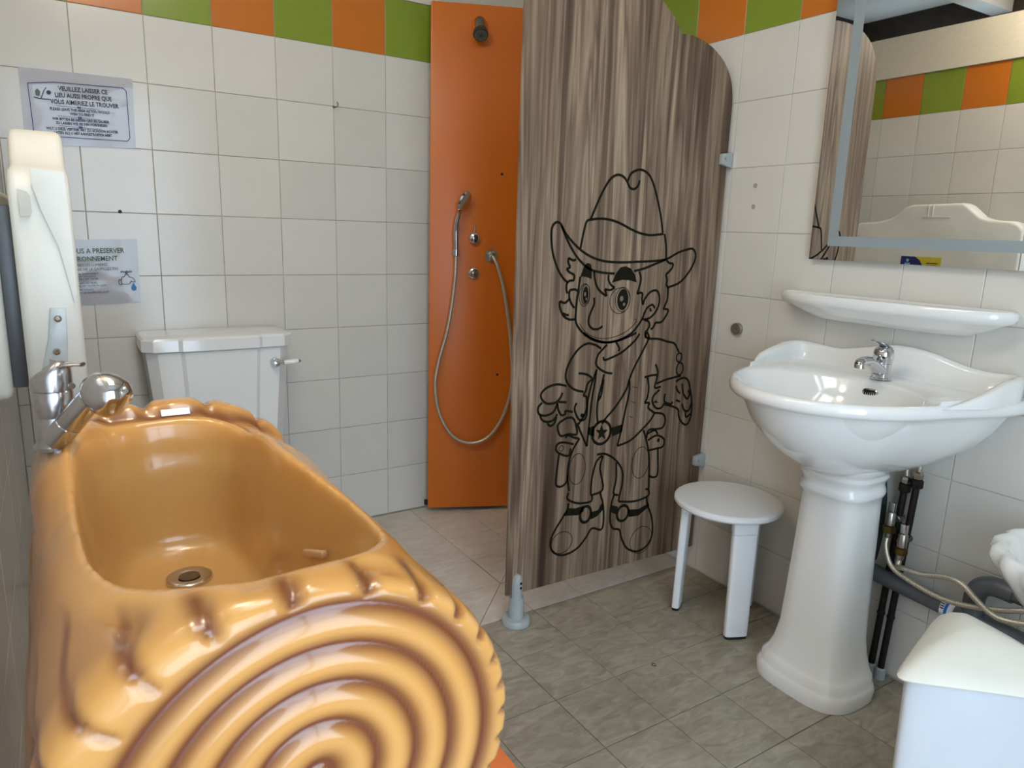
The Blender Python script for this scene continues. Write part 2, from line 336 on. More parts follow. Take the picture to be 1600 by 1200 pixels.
# ------------------------------------------------------------------ log shaped bath
LX, LZ, RA, RB, Y0, Y1 = .262, .70, .203, .186, -1.27, -2.10
SHELF = .566
def build_tub():
    def logring(y, k=1.0, n=96):
        out = []
        for i in range(n):
            a = 2*PI*i/n
            t = (y-Y0)/(Y1-Y0)
            R1 = RA*k; R2 = RB*k
            c_, s_ = math.cos(a), math.sin(a); e_ = 1.0
            if c_ < 0:
                boss = max(0, min(1, (-1.29-y)/.06))*max(0, min(1, (y+1.66)/.12))
                R1 = RA*k*1.09; e_ = .80-.34*boss*(1 if s_ > 0 else 0)
            x = LX+R1*math.copysign(abs(c_)**e_, c_); z = LZ+R2*math.copysign(abs(s_)**e_, s_)
            z = max(z, SHELF+.004)
            out.append(Vector((x, y, z)))
        return out
    me = MB(); ys = [Y0-.0*0]
    rings = []
    for k, dy in ((.02, .0), (.5, .0), (.86, -.004), (.94, -.012), (.98, -.026), (1, -.045)): rings.append(logring(Y0+dy, k))
    for i in range(1, 10): rings.append(logring(Y0-.045+(Y1+.03-Y0+.045)*i/10, 1))
    for k, dy in ((1, .03), (.99, .014), (.965, .004), (.93, 0), (.5, 0), (.02, 0)): rings.append(logring(Y1+dy, k))
    me.loft(rings); log = me.build('log', None, None, False, origin=(0, 0, 0))
    # basin cutter
    rim = [(.245, -1.385), (.165, -1.40), (.118, -1.47), (.096, -1.60), (.094, -1.74), (.104, -1.88), (.135, -1.972), (.20, -2.018), (.275, -2.024), (.35, -2.000), (.397, -1.93), (.398, -1.82), (.372, -1.72), (.352, -1.62), (.348, -1.52), (.325, -1.42)]
    R = crom_closed([(x, y, 0) for x, y in rim], 6)
    c = Vector((.245, -1.62, 0))
    rr = []
    for k, z, bk in ((.50, .645, .72), (.62, .648, .80), (.70, .66, .86), (.76, .70, .90), (.82, .76, .94), (.90, .82, .975), (.97, .855, .99), (1.06, .885, 1.02), (1.25, .93, 1.1), (1.4, 1.0, 1.15)):
        ring = []
        for p in R:
            d = p-c; s = k
            ky = bk if d.y > 0 else k
            ring.append(Vector((c.x+d.x*(k*.5+bk*.5 if z < .85 else k), c.y+d.y*(bk if d.y > 0 else (k*.45+bk*.55 if z < .85 else k)), z)))
        rr.append(ring)
    cut = MB().loft(rr).build('cutter', None, None, False, origin=(0, 0, 0))
    m = log.modifiers.new('b', 'BOOLEAN'); m.operation = 'DIFFERENCE'; m.object = cut; m.solver = 'EXACT'
    m = log.modifiers.new('r', 'REMESH'); m.mode = 'VOXEL'; m.voxel_size = .0036
    m = log.modifiers.new('s', 'SMOOTH'); m.iterations = 62; m.factor = .5
    me = bpy.data.meshes.new_from_object(log.evaluated_get(bpy.context.evaluated_depsgraph_get()))
    bpy.data.objects.remove(log); bpy.data.objects.remove(cut)
    N = len(me.vertices); co = np.empty(N*3, 'f'); me.vertices.foreach_get('co', co); co = co.reshape(-1, 3).astype(float)
    nr = np.empty(N*3, 'f'); me.vertices.foreach_get('normal', nr); nr = nr.reshape(-1, 3)
    dx = (co[:, 0]-LX)/RA; dz = (co[:, 2]-LZ)/RB; rho = np.sqrt(dx*dx+dz*dz); th = np.arctan2(dz, dx)
    y = co[:, 1]; sm = lambda a, b, x: np.clip((x-a)/(b-a), 0, 1)**2*(3-2*np.clip((x-a)/(b-a), 0, 1))
    # outer skin = near the log radius and facing outwards
    outw = (nr[:, 0]*np.cos(th)+nr[:, 2]*np.sin(th))
    poly = np.array([(p.x, p.y) for p in R]); d2 = np.full(N, 9.0); ins = np.zeros(N, bool)
    for i in range(len(poly)):
        a_, b_ = poly[i], poly[(i+1) % len(poly)]; e_ = b_-a_; q = co[:, :2]-a_
        t_ = np.clip((q@e_)/(e_@e_), 0, 1); d2 = np.minimum(d2, ((q-t_[:, None]*e_)**2).sum(1))
        c_ = ((a_[1] > co[:, 1]) != (b_[1] > co[:, 1])); xx = a_[0]+(co[:, 1]-a_[1])*e_[0]/(e_[1] if abs(e_[1]) > 1e-9 else 1e-9)
        ins ^= c_ & (co[:, 0] < xx)
    sd = np.sqrt(d2)*np.where(ins, -1, 1)
    out_ = np.maximum(sm(.010, .042, sd), sm(.07, .03, co[:, 2]-LZ))
    skin = out_*sm(.90, .95, rho)*sm(.05, .5, outw)
    tF = sm(-2.02, -2.09, y)       # near the front end
    tB = sm(-1.40, -1.30, y)       # near the rear end
    brown = np.zeros(N); disp = np.zeros(N)
    # bark lobes: fine at both ends, broad and wavy along the trunk
    ph = th+.10*np.sin(9*y+3*th)+.05*np.sin(23*y)
    def groove(p, n, w):
        f = np.abs(((p*n/(2*PI)) % 1)-.5)*2   # 1 at groove
        return np.exp(-((1-f)/w)**2)
    pw = th+(4.5/27)*np.sin(2*th)
    gF = groove(pw+.02*np.sin(30*y), 27, .26); gM = groove(ph, 11, .30); gB = groove(th+.1, 13, .22)
    lob = tF*(gF*.0065)+(1-tF)*(1-tB)*gM*.013+tB*gB*.011
    disp -= lob*skin*(1-.55*tF*sm(.1, -.5, np.cos(th))*sm(.1, .5, np.sin(th)))
    side = sm(.62, .2, np.sin(th))  # the trunk side is darker, more folded
    brown = np.maximum(brown, skin*(tF*gF*.95+(1-tF)*(1-tB)*gM*(.35+.6*side)+tB*gB*.85))
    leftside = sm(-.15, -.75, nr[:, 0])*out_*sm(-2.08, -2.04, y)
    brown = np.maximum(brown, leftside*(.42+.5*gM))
    # bark stripes running back over the front deck
    deck = sm(-1.99, -2.03, y)*sm(.2, .7, nr[:, 2])
    gD = groove(th+.35*(y+2.08), 27, .24)
    gW = groove(pw+.05*np.sin(22*y+1)*sm(-2.06, -1.9, y), 27, .34)
    brown = np.maximum(brown, np.clip(np.maximum(sm(-1.96, -2.05, y), sm(.1, -.4, np.cos(th))*sm(-1.80, -1.98, y))*(gW*.85)*out_*sm(.2, .7, outw)*sm(.86, .94, rho), 0, 1))
    # rear crest dark ridge
    rc = np.exp(-((y+1.357)/.012)**2)*sm(.80, .85, co[:, 2])
    brown = np.maximum(brown, rc*.85)
    co[:, 2] -= .024*sm(.115, .16, co[:, 0])*sm(-1.335, -1.368, y)*sm(-1.56, -1.43, y)*sm(.76, .85, co[:, 2])
    co[:, 2] -= .005*sm(-1.40, -1.33, y)*sm(.80, .86, co[:, 2])
    co += nr*disp[:, None]
    # growth rings on the front face
    ex = (co[:, 0]-LX)/RA; ez = (co[:, 2]-(LZ+.006))/RB
    rf = np.sqrt(ex*ex+ez*ez)*(1+.02*np.sin(3*np.arctan2(ez, ex)+.6))
    face = sm(-2.088, -2.097, y)*sm(-.5, -.9, nr[:, 1])
    g = np.zeros(N)
    for r_, w_ in ((.84, .040), (.65, .036), (.465, .036), (.27, .036), (.06, .05)): g = np.maximum(g, np.exp(-np.abs((rf-r_)/w_)**1.6))
    co[:, 1] += face*(g*.0075)
    brown = np.maximum(brown, face*g**.6)
    # radial marks across the outermost ring
    gR = groove(pw, 27, .2)*sm(.88, .95, rf)*face
    brown = np.maximum(brown, gR*.6); co[:, 1] += gR*.004
    inner = sm(.004, -.012, sd)*sm(LZ+.16, LZ+.12, co[:, 2])*(1-face)
    me.vertices.foreach_set('co', co.astype('f').ravel())
    for nm, arr in (('brown', brown), ('inner', inner)):
        a = me.attributes.new(nm, 'FLOAT', 'POINT'); a.data.foreach_set('value', np.clip(arr, 0, 1).astype('f'))
    me.update()
    t = thing('log_bath', 'glossy caramel brown baby bath shaped like a sawn log', 'bathtub', (LX, -1.7, SHELF))
    link('bath_shell', me, TUB, t, True, angle=180)
    # drain
    D = (.236, -1.535, .6475)
    dr = MB().lathe([(.0, .002), (.016, .002), (.020, .0035), (.030, .0045), (.0325, .003), (.033, -.002)], D, seg=36, cap0=False).build('drain', CHROME, t)
    MB().lathe([(.0, .0036), (.0150, .0036)], D, seg=24, cap0=False, cap1=False).build('drain_hole', DSTEEL, dr)
    # overflow grip moulded on the right inner wall
    gp = MB(); gp.box((-.0035, -.026, -.005), (.006, .026, .005), .003, 2, Matrix.Translation((.3625, -1.757, .752)) @ Matrix.Rotation(.26, 4, 'Z') @ Matrix.Rotation(-.28, 4, 'X'))
    gp.build('overflow_slot', mat('pale_overflow_insert', (208, 168, 124), .25), t)
    # sticker on rear crest
    st = MB(); st.box((-.022, -.0065, -.0008), (.022, .0065, .0008), .0003, 1, Matrix.Translation((.2535, -1.3600, .8668)) @ Matrix.Rotation(.72, 4, 'X')); st.build('sticker', PAPER, t)
    # mixer tap
    B = Vector((.085, -1.462, .858)); rv = Vector((.84, -.54, 0)).normalized()
    tap = MB().lathe([(.0295, 0), (.0295, .005), (.0262, .008), (.0255, .0095), (.0255, .046), (.0250, .047), (.0255, .048), (.0255, .082), (.0245, .084), (.0, .084)], B, seg=40, cap1=False).build('tap_body', TAPCH, t)
    # lever cap: slanted dome with a beak towards +rv
    rg = []
    for rr_, za, zb in ((.0262, .085, 0), (.0264, .094, .016), (.0250, .100, .0205), (.0200, .104, .0215), (.0100, .107, .020), (.001, .108, .020)):
        rg.append([B+Vector((0, 0, za+zb*(.5+.5*math.cos(2*PI*i/32))))+rv*(rr_*math.cos(2*PI*i/32))+Vector((.54, .84, 0))*(rr_*math.sin(2*PI*i/32)) for i in range(32)])
    lv = MB().loft(rg); 
    lv.loft([[B+rv*d+Vector((.54, .84, 0))*(w*math.cos(2*PI*i/12))+Vector((0, 0, z+h*math.sin(2*PI*i/12))) for i in range(12)] for d, w, z, h in ((-.002, .016, .1135, .006), (.010, .017, .1165, .0055), (.026, .0145, .1205, .0042), (.038, .010, .1225, .003), (.047, .007, .122, .003))])
    lv.build('tap_lever', TAPCH, tap)
    A0 = B+rv*.010+Vector((-.012, -.026, .016)); A1 = A0+rv*.062+Vector((0, 0, .070))
    dd = (A1-A0).normalized()
    MB().lathe([(.0, -.006), (.010, -.004), (.0165, .002), (.0175, .012), (.0175, .034), (.0168, .0345), (.0168, .036), (.0172, .0365), (.0165, .095)], A0, dd, 28, cap0=False).build('spray_arm', CHROME, tap)
    hd = A1+dd*.004+rv*.012
    ha = (rv*.8+Vector((0, 0, -.45))).normalized()
    MB().lathe([(.0, -.030), (.012, -.028), (.022, -.020), (.0285, -.006), (.0305, .008), (.0285, .020), (.021, .0285), (.019, .030), (.0, .0295)], hd, ha, 32, cap0=False, cap1=False).build('spray_head', CHROME, tap)
    MB().lathe([(.0045, 0), (.0045, .003), (.0, .003)], B+Vector((.54, -.84, 0)).normalized()*.0245+rv*.012+Vector((0, 0, .093)), Vector((.3, -.9, 0)), 12, cap1=False).build('screw_cap', STEEL, tap)
    return t
build_tub()
# orange support
sp = thing('bath_counter', 'orange laminate counter carrying the log bath', 'counter', (.24, -1.65, 0))
def rrect(x0, x1, y0, y1, r, z, n=6):
    out = []
    for cx, cy, a0 in ((x1-r, y1-r, 0), (x0+r, y1-r, 90), (x0+r, y0+r, 180), (x1-r, y0+r, 270)):
        for k in range(n+1):
            a = math.radians(a0+90*k/n); out.append(Vector((cx+r*math.cos(a), cy+r*math.sin(a), z)))
    return out
MB().prism(rrect(.075, .512, -2.062, -1.22, .03, SHELF-.028), (0, 0, .028), .002).build('top_board', ORBASE, sp)
MB().box((.09, -2.03, .001), (.485, -1.25, SHELF-.0285), .002).build('cabinet_body', ORBASE, sp)

# ------------------------------------------------------------------ toilet
tl = thing('toilet', 'white ceramic toilet with boxy cistern and porcelain flush lever', 'toilet', (.543, -.1, 0))
def oct_ring(x0, x1, yb, yf, ch, z, step=0):
    xm0 = x0+(x1-x0)*.24; xm1 = x1-(x1-x0)*.24
    return [Vector(p) for p in ((x0, yb, z), (x0, yf+ch, z), (x0+ch*.9, yf+step, z), (xm0-.008, yf+step, z), (xm0+.004, yf, z), (xm1-.004, yf, z), (xm1+.008, yf+step, z), (x1-ch*.9, yf+step, z), (x1, yf+ch, z), (x1, yb, z))]
cx = .543
b = MB(); b.loft([oct_ring(cx-.185+0, cx+.185, -.008, -.175, .03, .40, .006), oct_ring(cx-.195, cx+.195, -.008, -.18, .03, .44, .007), oct_ring(cx-.222, cx+.222, -.008, -.190, .035, .768, .008)]); 
b.build('cistern', CER, tl, True, angle=20)
b = MB(); b.loft([oct_ring(cx-w, cx+w, -.006, yf, .035, z, .008) for w, yf, z in ((.228, -.196, .770), (.234, -.2, .774), (.234, -.2, .808), (.228, -.196, .815), (.214, -.185, .8195))]); b.build('cistern_lid', CER, tl, True, angle=20)
lev = MB().lathe([(.0165, 0), (.0165, .004), (.011, .012), (.009, .02), (.0, .021)], (.713, -.191, .717), (0, -1, 0), 24, cap1=False).build('flush_lever', CHROME, tl)
ax = Vector((.98, -.12, .07)); MB().lathe([(.004, .006), (.006, .014), (.0085, .020)], (.716, -.208, .717), ax, 16).build('lever_neck', CHROME, lev)
MB().lathe([(.0065, .020), (.0085, .024), (.0095, .05), (.0085, .068), (.0, .069)], (.716, -.208, .717), ax, 16, cap1=False).build('lever_handle', CER, lev)
MB().lathe([(.006, .0685), (.006, .072), (.002, .077), (.0, .077)], (.716, -.208, .717), ax, 12, cap1=False).build('lever_tip', CHROME, lev)
def ell(cx_, cy_, rx, ry, z, n=36): return [Vector((cx_+rx*math.cos(2*PI*i/n), cy_+ry*math.sin(2*PI*i/n), z)) for i in range(n)]
b = MB(); b.loft([ell(cx, -.30, .11, .20, .002), ell(cx, -.30, .10, .18, .05), ell(cx, -.33, .11, .19, .2), ell(cx, -.38, .17, .24, .34), ell(cx, -.39, .185, .255, .39), ell(cx, -.39, .175, .245, .398), ell(cx, -.40, .13, .19, .395), ell(cx, -.40, .10, .14, .3), ell(cx, -.40, .05, .06, .2)], True, True); b.build('bowl', CER, tl)
b = MB(); b.box((cx-.12, -.2, .30), (cx+.12, -.012, .399), .02); b.build('bowl_shelf', CER, tl)
b = MB(); b.loft([ell(cx, -.41, .185, .225, .400), ell(cx, -.41, .19, .23, .406), ell(cx, -.41, .188, .228, .420), ell(cx, -.41, .17, .21, .426)]); b.build('seat_lid', PLAST, tl)

# ------------------------------------------------------------------ baby changing table (folded up on the left wall)
ct = thing('baby_changing_table', 'ivory plastic fold-down baby changing table closed against left wall', 'changing table', (.07, -.71, .82))
HX = [(-1.13, .86), (-1.115, .838), (-1.08, .825), (-.36, .825), (-.325, .838), (-.30, .86), (-.30, 1.20), (-.31, 1.235), (-.34, 1.255), (-.44, 1.262), (-.50, 1.275), (-.545, 1.305), (-.575, 1.335), (-.61, 1.345), (-.845, 1.35), (-.87, 1.34), (-.90, 1.315), (-.935, 1.285), (-.98, 1.272), (-1.06, 1.268), (-1.10, 1.255), (-1.125, 1.225)]
MB().prism([(.046, y, z) for y, z in HX], (.092, 0, 0), .014).build('folding_bed', PLASTW, ct)
MB().box((XL+.002, -1.09, .85), (.020, -.34, 1.235), .016, 3).build('wall_bracket', PLASTW, ct)
MB().box((.020, -1.07, .87), (.0455, -.36, 1.20), .004, 2).build('hinge_block', GREYPVC, ct)
MB().box((.1375, -.80, 1.283), (.1405, -.67, 1.288), .001).build('upper_seam', PLASTW, ct)
# handle notch on the hump (a raised rim around a recess)
nt = MB()
for a0, a1 in (((.1375, -.718, 1.285), (.1405, -.714, 1.348)), ((.1375, -.697, 1.285), (.1405, -.693, 1.348)), ((.1375, -.714, 1.281), (.1405, -.697, 1.286))): nt.box(a0, a1, .0012)
nt.build('handle_notch', PLASTW, ct)
# end face details
rc = MB(); rc.prism([Vector((x, -1.1305, z)) for x, z in crom_closed([(.061, 1.18, 0), (.076, 1.182, 0), (.079, 1.19, 0), (.079, 1.215, 0), (.073, 1.224, 0), (.062, 1.226, 0)], 3) for x, z in [(x, z)]] if 0 else [(.061, -1.1285, 1.180), (.075, -1.1285, 1.182), (.0785, -1.1285, 1.188), (.0785, -1.1285, 1.214), (.074, -1.1285, 1.222), (.061, -1.1285, 1.226)], (0, -.0022, 0)); rc.build('handle_recess_shade', mat('recess_shade_plastic', (214, 210, 196), .5), ct)  # flat plate; its darker tone stands in for shade inside the recess
ep = MB(); ep.prism([(.082, -1.129, 1.262), (.131, -1.129, 1.257), (.1335, -1.129, 1.17), (.1335, -1.129, 1.05), (.128, -1.129, 1.03), (.112, -1.129, 1.13), (.092, -1.129, 1.19), (.082, -1.129, 1.232)], (0, -.0014, 0), .0006); ep.build('end_ridge', PLASTW, ct)
hp = MB().prism([(.090, -1.129, 1.022), (.113, -1.129, 1.021), (.112, -1.129, .975), (.106, -1.129, .89), (.062, -1.129, .89), (.071, -1.129, .921), (.083, -1.129, .97), (.087, -1.129, 1.0)], (0, -.0035, 0), .0006).build('hinge_plate', mat('galvanised_plate', (188, 194, 192), .45, .35, .1, 40), ct)
for x, z in ((.100, 1.003), (.093, .944)): MB().lathe([(.0065, 0), (.006, .0025), (.0035, .0035), (.003, .0015), (0, .0015)], (x, -1.1325, z), (0, -1, 0), 18, cap1=False).build('bolt', CHROME, hp)
MB().prism([(.050, -1.129, .885), (.062, -1.129, .89), (.062, -1.129, .832), (.051, -1.129, .834)], (0, -.003, 0), .0006).build('lower_hinge_plate', PLASTW, ct)
# safety sticker on the front
sk = MB().box((.1378, -.79, 1.01), (.1386, -.59, 1.092), .0003, 1).build('safety_sticker', YELL, ct)
nv = [(.1388, -.59, 1.01), (.1388, -.59, 1.092), (.1388, -.66, 1.092), (.1388, -.685, 1.075), (.1388, -.705, 1.045), (.1388, -.712, 1.01)]
MB().prism(nv, (.0003, 0, 0)).build('navy_panel', NAVY, sk)
ic = MB(); ic.lathe([(.0075, 0), (.0075, .0003)], (.1391, -.625, 1.072), (1, 0, 0), 16); ic.prism([(.1391, -.610, 1.02), (.1391, -.612, 1.06), (.1391, -.638, 1.06), (.1391, -.643, 1.035), (.1391, -.668, 1.035), (.1391, -.668, 1.02)], (.0003, 0, 0)); ic.build('pictogram', SKYB, sk)
bl = MB()
for z in (1.062, 1.050): bl.box((.1386, -.775, z-.003), (.1389, -.72, z+.002))
bl.build('printed_lines', INK, sk)

# ------------------------------------------------------------------ conduit + clip
cn = tag(MB().tube([(-.012, -.022, .9), (-.012, -.022, 1.5), (-.010, -.022, 2.2)], .009, 14).build('conduit', LGREY), 'thin grey vertical cable conduit in the corner above the changing table', 'conduit')
cn.select_set(False)
k = MB(); k.box((-.026, -.040, 1.418), (-.008, -.0315, 1.432), .002); k.build('cable_clip', BLACK, cn)
wr = tag(MB().tube([(XL+.004, -.13, 1.452), (XL+.006, -.10, 1.44), (XL+.006, -.08, 1.435), (-.028, -.044, 1.425)], .0012, 6, 5).build('wire', BLACK), 'thin black wire clipped to the grey corner conduit', 'wire')

# ------------------------------------------------------------------ laminated signs
def sheet(name, corners, label, y=-.0035, amp=.0018):
    bl_, br, tr, tl_ = [Vector((a, y, b)) for a, b in corners]; b = bmesh.new(); n = 22; m = 16; g = []
    for j in range(m+1):
        row = []
        for i in range(n+1):
            u, v = i/n, j/m; p = (bl_*(1-u)+br*u)*(1-v)+(tl_*(1-u)+tr*u)*v
            p.y -= amp*(.5+.5*noise.noise(Vector((u*5, v*6, label.__len__()*.7))))*1.6*min(1, 6*min(u, 1-u, v, 1-v)+.1)
            row.append(b.verts.new(p))
        g.append(row)
    for j in range(m):
        for i in range(n): b.faces.new((g[j][i], g[j][i+1], g[j+1][i+1], g[j+1][i]))
    r = bmesh.ops.solidify(b, geom=list(b.faces), thickness=.0004)
    me = bpy.data.meshes.new(name); bmesh.ops.recalc_face_normals(b, faces=b.faces); b.to_mesh(me); b.free()
    return me
def sign(name, corners, label):
    t = thing(name, label, 'sign', (corners[0][0]+.15, -.004, corners[0][1]))
    link('laminated_sheet', sheet('sheet', corners, label), PAPER, t, True, angle=60); return t
c1 = [(.062, 1.388), (.353, 1.400), (.358, 1.607), (.064, 1.603)]
s1 = sign('laminated_notice', c1, 'wrinkled laminated cleanliness notice taped high on the back wall')
ux = Vector((.999, 0, .03)).normalized(); uz = Vector((-.03, 0, .999)); nn = Vector((0, -1, 0)); TY = -.0078
a = MB()
for txt, sz, x, z in (('VEUILLEZ LAISSER CE', .0175, .222, 1.551), ('LIEU AUSSI PROPRE QUE', .0175, .222, 1.532), ('VOUS AIMERIEZ LE TROUVER', .0175, .224, 1.513)): put_text(a, txt, sz, (x, TY, z), ux, uz, nn, bold=.0004, sx=.78)
for txt, x, z in (('PLEASE LEAVE THIS AREA AS YOU WOULD', .210, 1.494), ('WISH TO FIND IT', .214, 1.483), ('WIR BITTEN SIE DIESEN ORT SO SAUBER', .210, 1.466), ('ZU LASSEN WIE SIE IHN VORFINDEN', .211, 1.455), ('WILT U DEZE VERTREK NET ZO SCHOON ACHTER', .212, 1.438), ('LATEN ALS U HET AANGETROFFEN HEBT', .213, 1.427)):
    put_text(a, txt, .0105, (x, TY, z), ux, uz, nn, bold=.0003, sx=.78)
a.build('lettering', INK, s1, False)
fr = MB()
pl = [(.092, 1.415), (.086, 1.422), (.083, 1.56), (.150, 1.571), (.33, 1.577), (.338, 1.568), (.338, 1.43), (.330, 1.420), (.092, 1.415)]
for p, q in zip(pl, pl[1:]): fr.tube([(p[0], TY, p[1]), (q[0], TY, q[1])], .0011, 5)
for z in (1.5055, 1.4765, 1.4485): fr.box((.150, TY-.0005, z-.0005), (.262, TY, z+.0005)); fr.box((.202, TY-.0005, z-.003), (.212, TY, z+.003))
fr.build('printed_border', mat('printed_violet_ink', (92, 96, 150), .5), s1, False)
dw = MB(); dw.tube([(.095, TY, 1.523), (.112, TY, 1.520), (.134, TY, 1.521)], .0012, 5); dw.tube([(.112, TY, 1.521), (.122, TY, 1.545), (.128, TY, 1.553)], .001, 5); dw.lathe([(.006, 0), (.006, .0004)], (.133, TY, 1.540), (0, -1, 0), 10); dw.build('printed_drawing', INK, s1, False)
MB().prism([(.100, TY, 1.528), (.110, TY, 1.528), (.112, TY, 1.540), (.105, TY, 1.548), (.099, TY, 1.540)], (0, -.0004, 0)).build('printed_plant', INKG, s1, False)
c2 = [(.037, .906), (.334, .915), (.335, 1.120), (.038, 1.108)]
s2 = sign('laminated_notice', c2, 'flat laminated water saving notice with a dripping tap, behind the changing table')
a = MB()
put_text(a, 'AIDEZ-NOUS A PRESERVER', .0215, (.296, TY, 1.075), ux, uz, nn, 'RIGHT', .0004, .84)
put_text(a, "L'ENVIRONNEMENT", .0215, (.276, TY, 1.050), ux, uz, nn, 'RIGHT', .0002, .84)
put_text(a, 'ETEIGNEZ LES LUMIERES,', .012, (.247, TY, 1.033), ux, uz, nn, 'RIGHT', .0, .84)
put_text(a, "L'EAU PRECIEUSE NE LA GASPILLEZ PAS.", .012, (.277, TY, 1.021), ux, uz, nn, 'RIGHT', .0, .84)
a.build('green_lettering', INKG, s2, False)
a = MB()
for txt, x, z in (('PRESERVE THE ENVIRONMENT', .219, 1.006), ('TURN OFF THE LIGHTS', .211, .998), ('DO NOT SPILL ANY WATER', .217, .990), ('DENK AAN HET MILIEU', .214, .977), ('SPAAR HET WATER EN LICHT', .238, .969), ('UMWELTSCHUTZ', .202, .956), ('SPAREN SIE WASSER UND LICHT', .244, .948)):
    put_text(a, txt, .0078, (x, TY, z), ux, uz, nn, 'RIGHT', .0, .84)
for x0, x1, z in ((.15, .212, .9855), (.16, .215, .964)): a.box((x0, TY-.0004, z-.0004), (x1, TY, z))
a.build('lettering', INK, s2, False)
a = MB(); w = .0009
def ln(pts, r=.0009, n=4): a.tube([(x, TY, z) for x, z in pts], r, 5, n)
ln([(.281, .988), (.284, .997), (.290, .998), (.292, 1.003)]); ln([(.303, 1.003), (.305, .997), (.313, .996), (.319, .989), (.320, .982)]); ln([(.281, .975), (.290, .974), (.303, .975), (.309, .984), (.311, .983)])
ln([(.281, .988), (.276, .990), (.274, .982), (.276, .973), (.281, .975), (.281, .988)]); ln([(.309, .982), (.315, .981), (.322, .982)]); ln([(.291, 1.005), (.304, 1.005)]); ln([(.296, 1.005), (.296, 1.013)]); ln([(.299, 1.005), (.299, 1.013)])
ln([(.281, 1.013), (.285, 1.016), (.296, 1.014), (.298, 1.018), (.301, 1.014), (.310, 1.017), (.312, 1.013), (.301, 1.012), (.298, 1.010), (.290, 1.012), (.281, 1.013)])
a.build('tap_drawing', INK, s2, False)
dp = [(.3155+.0075*math.cos(t), TY, .9615+.0085*math.sin(t)) for t in [math.radians(q) for q in range(150, 391, 20)]]+[(.3155, TY, .9785)]
MB().prism(dp, (0, -.0004, 0)).build('water_drop', INKB, s2, False)
# hook and drilled hole on the back wall
hk = thing('wall_hook', 'tiny bent metal hook screwed into a back wall joint', 'hook', (1.0, 0, 1.6))
MB().tube([(1.0, -.001, 1.598), (1.002, -.014, 1.595), (1.009, -.018, 1.600), (1.010, -.018, 1.608), (1.006, -.017, 1.614)], .0016, 8, 4).build('hook_wire', DSTEEL, hk)
MB().lathe([(.0045, 0), (.003, .003)], (1.0, -.0005, 1.598), (0, -1, 0), 12).build('screw_plate', DSTEEL, hk)
tag(MB().lathe([(.0055, 0), (.0055, .0012), (.003, .0012)], (.294, -.0006, 1.2035), (0, -1, 0), 14).build('wall_plug', BLACK), 'small black drilled plug hole in the back wall joint below the high notice', 'hole')

# ------------------------------------------------------------------ shower column
pn = Vector((-.4, -.9165, 0)).normalized(); pu = Vector((.9165, -.4, 0)).normalized(); PO = Vector((1.355, -.06, 0))
def PP(s, z, d=0): return PO+pu*s+Vector((0, 0, z))+pn*d
sh = thing('shower_column', 'tall orange shower column standing in the shower corner', 'shower', PO+pu*.17)
def prr(s0, s1, z0, z1, r, d, n=5):
    out = []
    for c_, z_, a0 in ((s1-r, z1-r, 0), (s0+r, z1-r, 90), (s0+r, z0+r, 180), (s1-r, z0+r, 270)):
        for k in range(n+1):
            t = math.radians(a0+90*k/n); out.append(PP(c_+r*math.cos(t), z_+r*math.sin(t), d))
    return out
MB().prism(prr(0, .348, .018, 2.0, .009, 0), -pn*.008, .001).build('front_panel', ORPAN, sh)
MB().loft([[PP(.006, z, -.009), PP(.342, z, -.009), PP(.342, z, -.05), PP(.10, z, -.05)] for z in (.03, 1.985)]).build('rear_casing', DARKB, sh, False)
MB().lathe([(.009, 0), (.009, .02), (0, .02)], PP(-.006, .03, -.012), (0, 0, 1), 10, cap1=False).build('foot_bolt', BLACK, sh)
def S2(px_s, z): return px_s, z
# overhead nozzle
hb = PP(.180, 1.925)
MB().lathe([(.031, 0), (.031, .004), (.028, .008), (.012, .014)], hb, pn, 28).build('nozzle_flange', ORPAN, sh)
na = (pn*.62+Vector((0, 0, -.78))).normalized(); hh = hb+pn*.014+Vector((0, 0, .008))
nz_ = MB().lathe([(.0, -.024), (.013, -.022), (.020, -.008), (.0205, .012), (.019, .034), (.017, .040)], hh, na, 28, cap0=False).build('shower_nozzle', STEEL, sh)
MB().lathe([(.0170, .036), (.0255, .046), (.0285, .060), (.0265, .0675), (.0, .0685)], hh, na, 30, cap1=False).build('spray_cap', mat('dark_rubber_face', (62, 62, 58), .5), nz_)
dots = MB(); nx_ = na.orthogonal().normalized(); ny_ = na.cross(nx_)
for r_, n_ in ((.0205, 22), (.015, 16), (.0085, 8)):
    for i in range(n_):
        t = 2*PI*i/n_; q = hh+na*.0684+nx_*r_*math.cos(t)+ny_*r_*math.sin(t); dots.lathe([(.0012, -.001), (.0012, .0008)], q, na, 5)
dots.build('spray_jets', LGREY, nz_)
# hand shower on its holder
hs = thing('hand_shower', 'chrome hand shower hanging on the orange column with a long metal hose', 'hand shower', PP(.105, 1.08, .03))
ho = MB().lathe([(.016, 0), (.016, .004), (.008, .008), (.008, .022)], PP(.103, 1.093), pn, 22).build('holder', CHROME, sh)
MB().lathe([(.0115, -.014), (.0135, -.012), (.0135, .012), (.0115, .014)], PP(.103, 1.093, .030), (0, 0, 1), 22).build('holder_ring', CHROME, ho)
MB().tube([PP(.103, 1.078, .030), PP(.102, 1.12, .032), PP(.101, 1.17, .036), PP(.104, 1.21, .044), PP(.112, 1.245, .054)], lambda f: .0085+.004*math.sin(PI*min(1, f*1.1))*.8, 16, 5).build('handle', CHROME, hs)
hx = (pn*.62+pu*.66+Vector((0, 0, -.42))).normalized(); hc = PP(.128, 1.288, .052)
hd_ = MB()
hxx = Vector((0, 0, 1)); hxx = (hxx-hx*hxx.dot(hx)).normalized(); hyy = hx.cross(hxx)
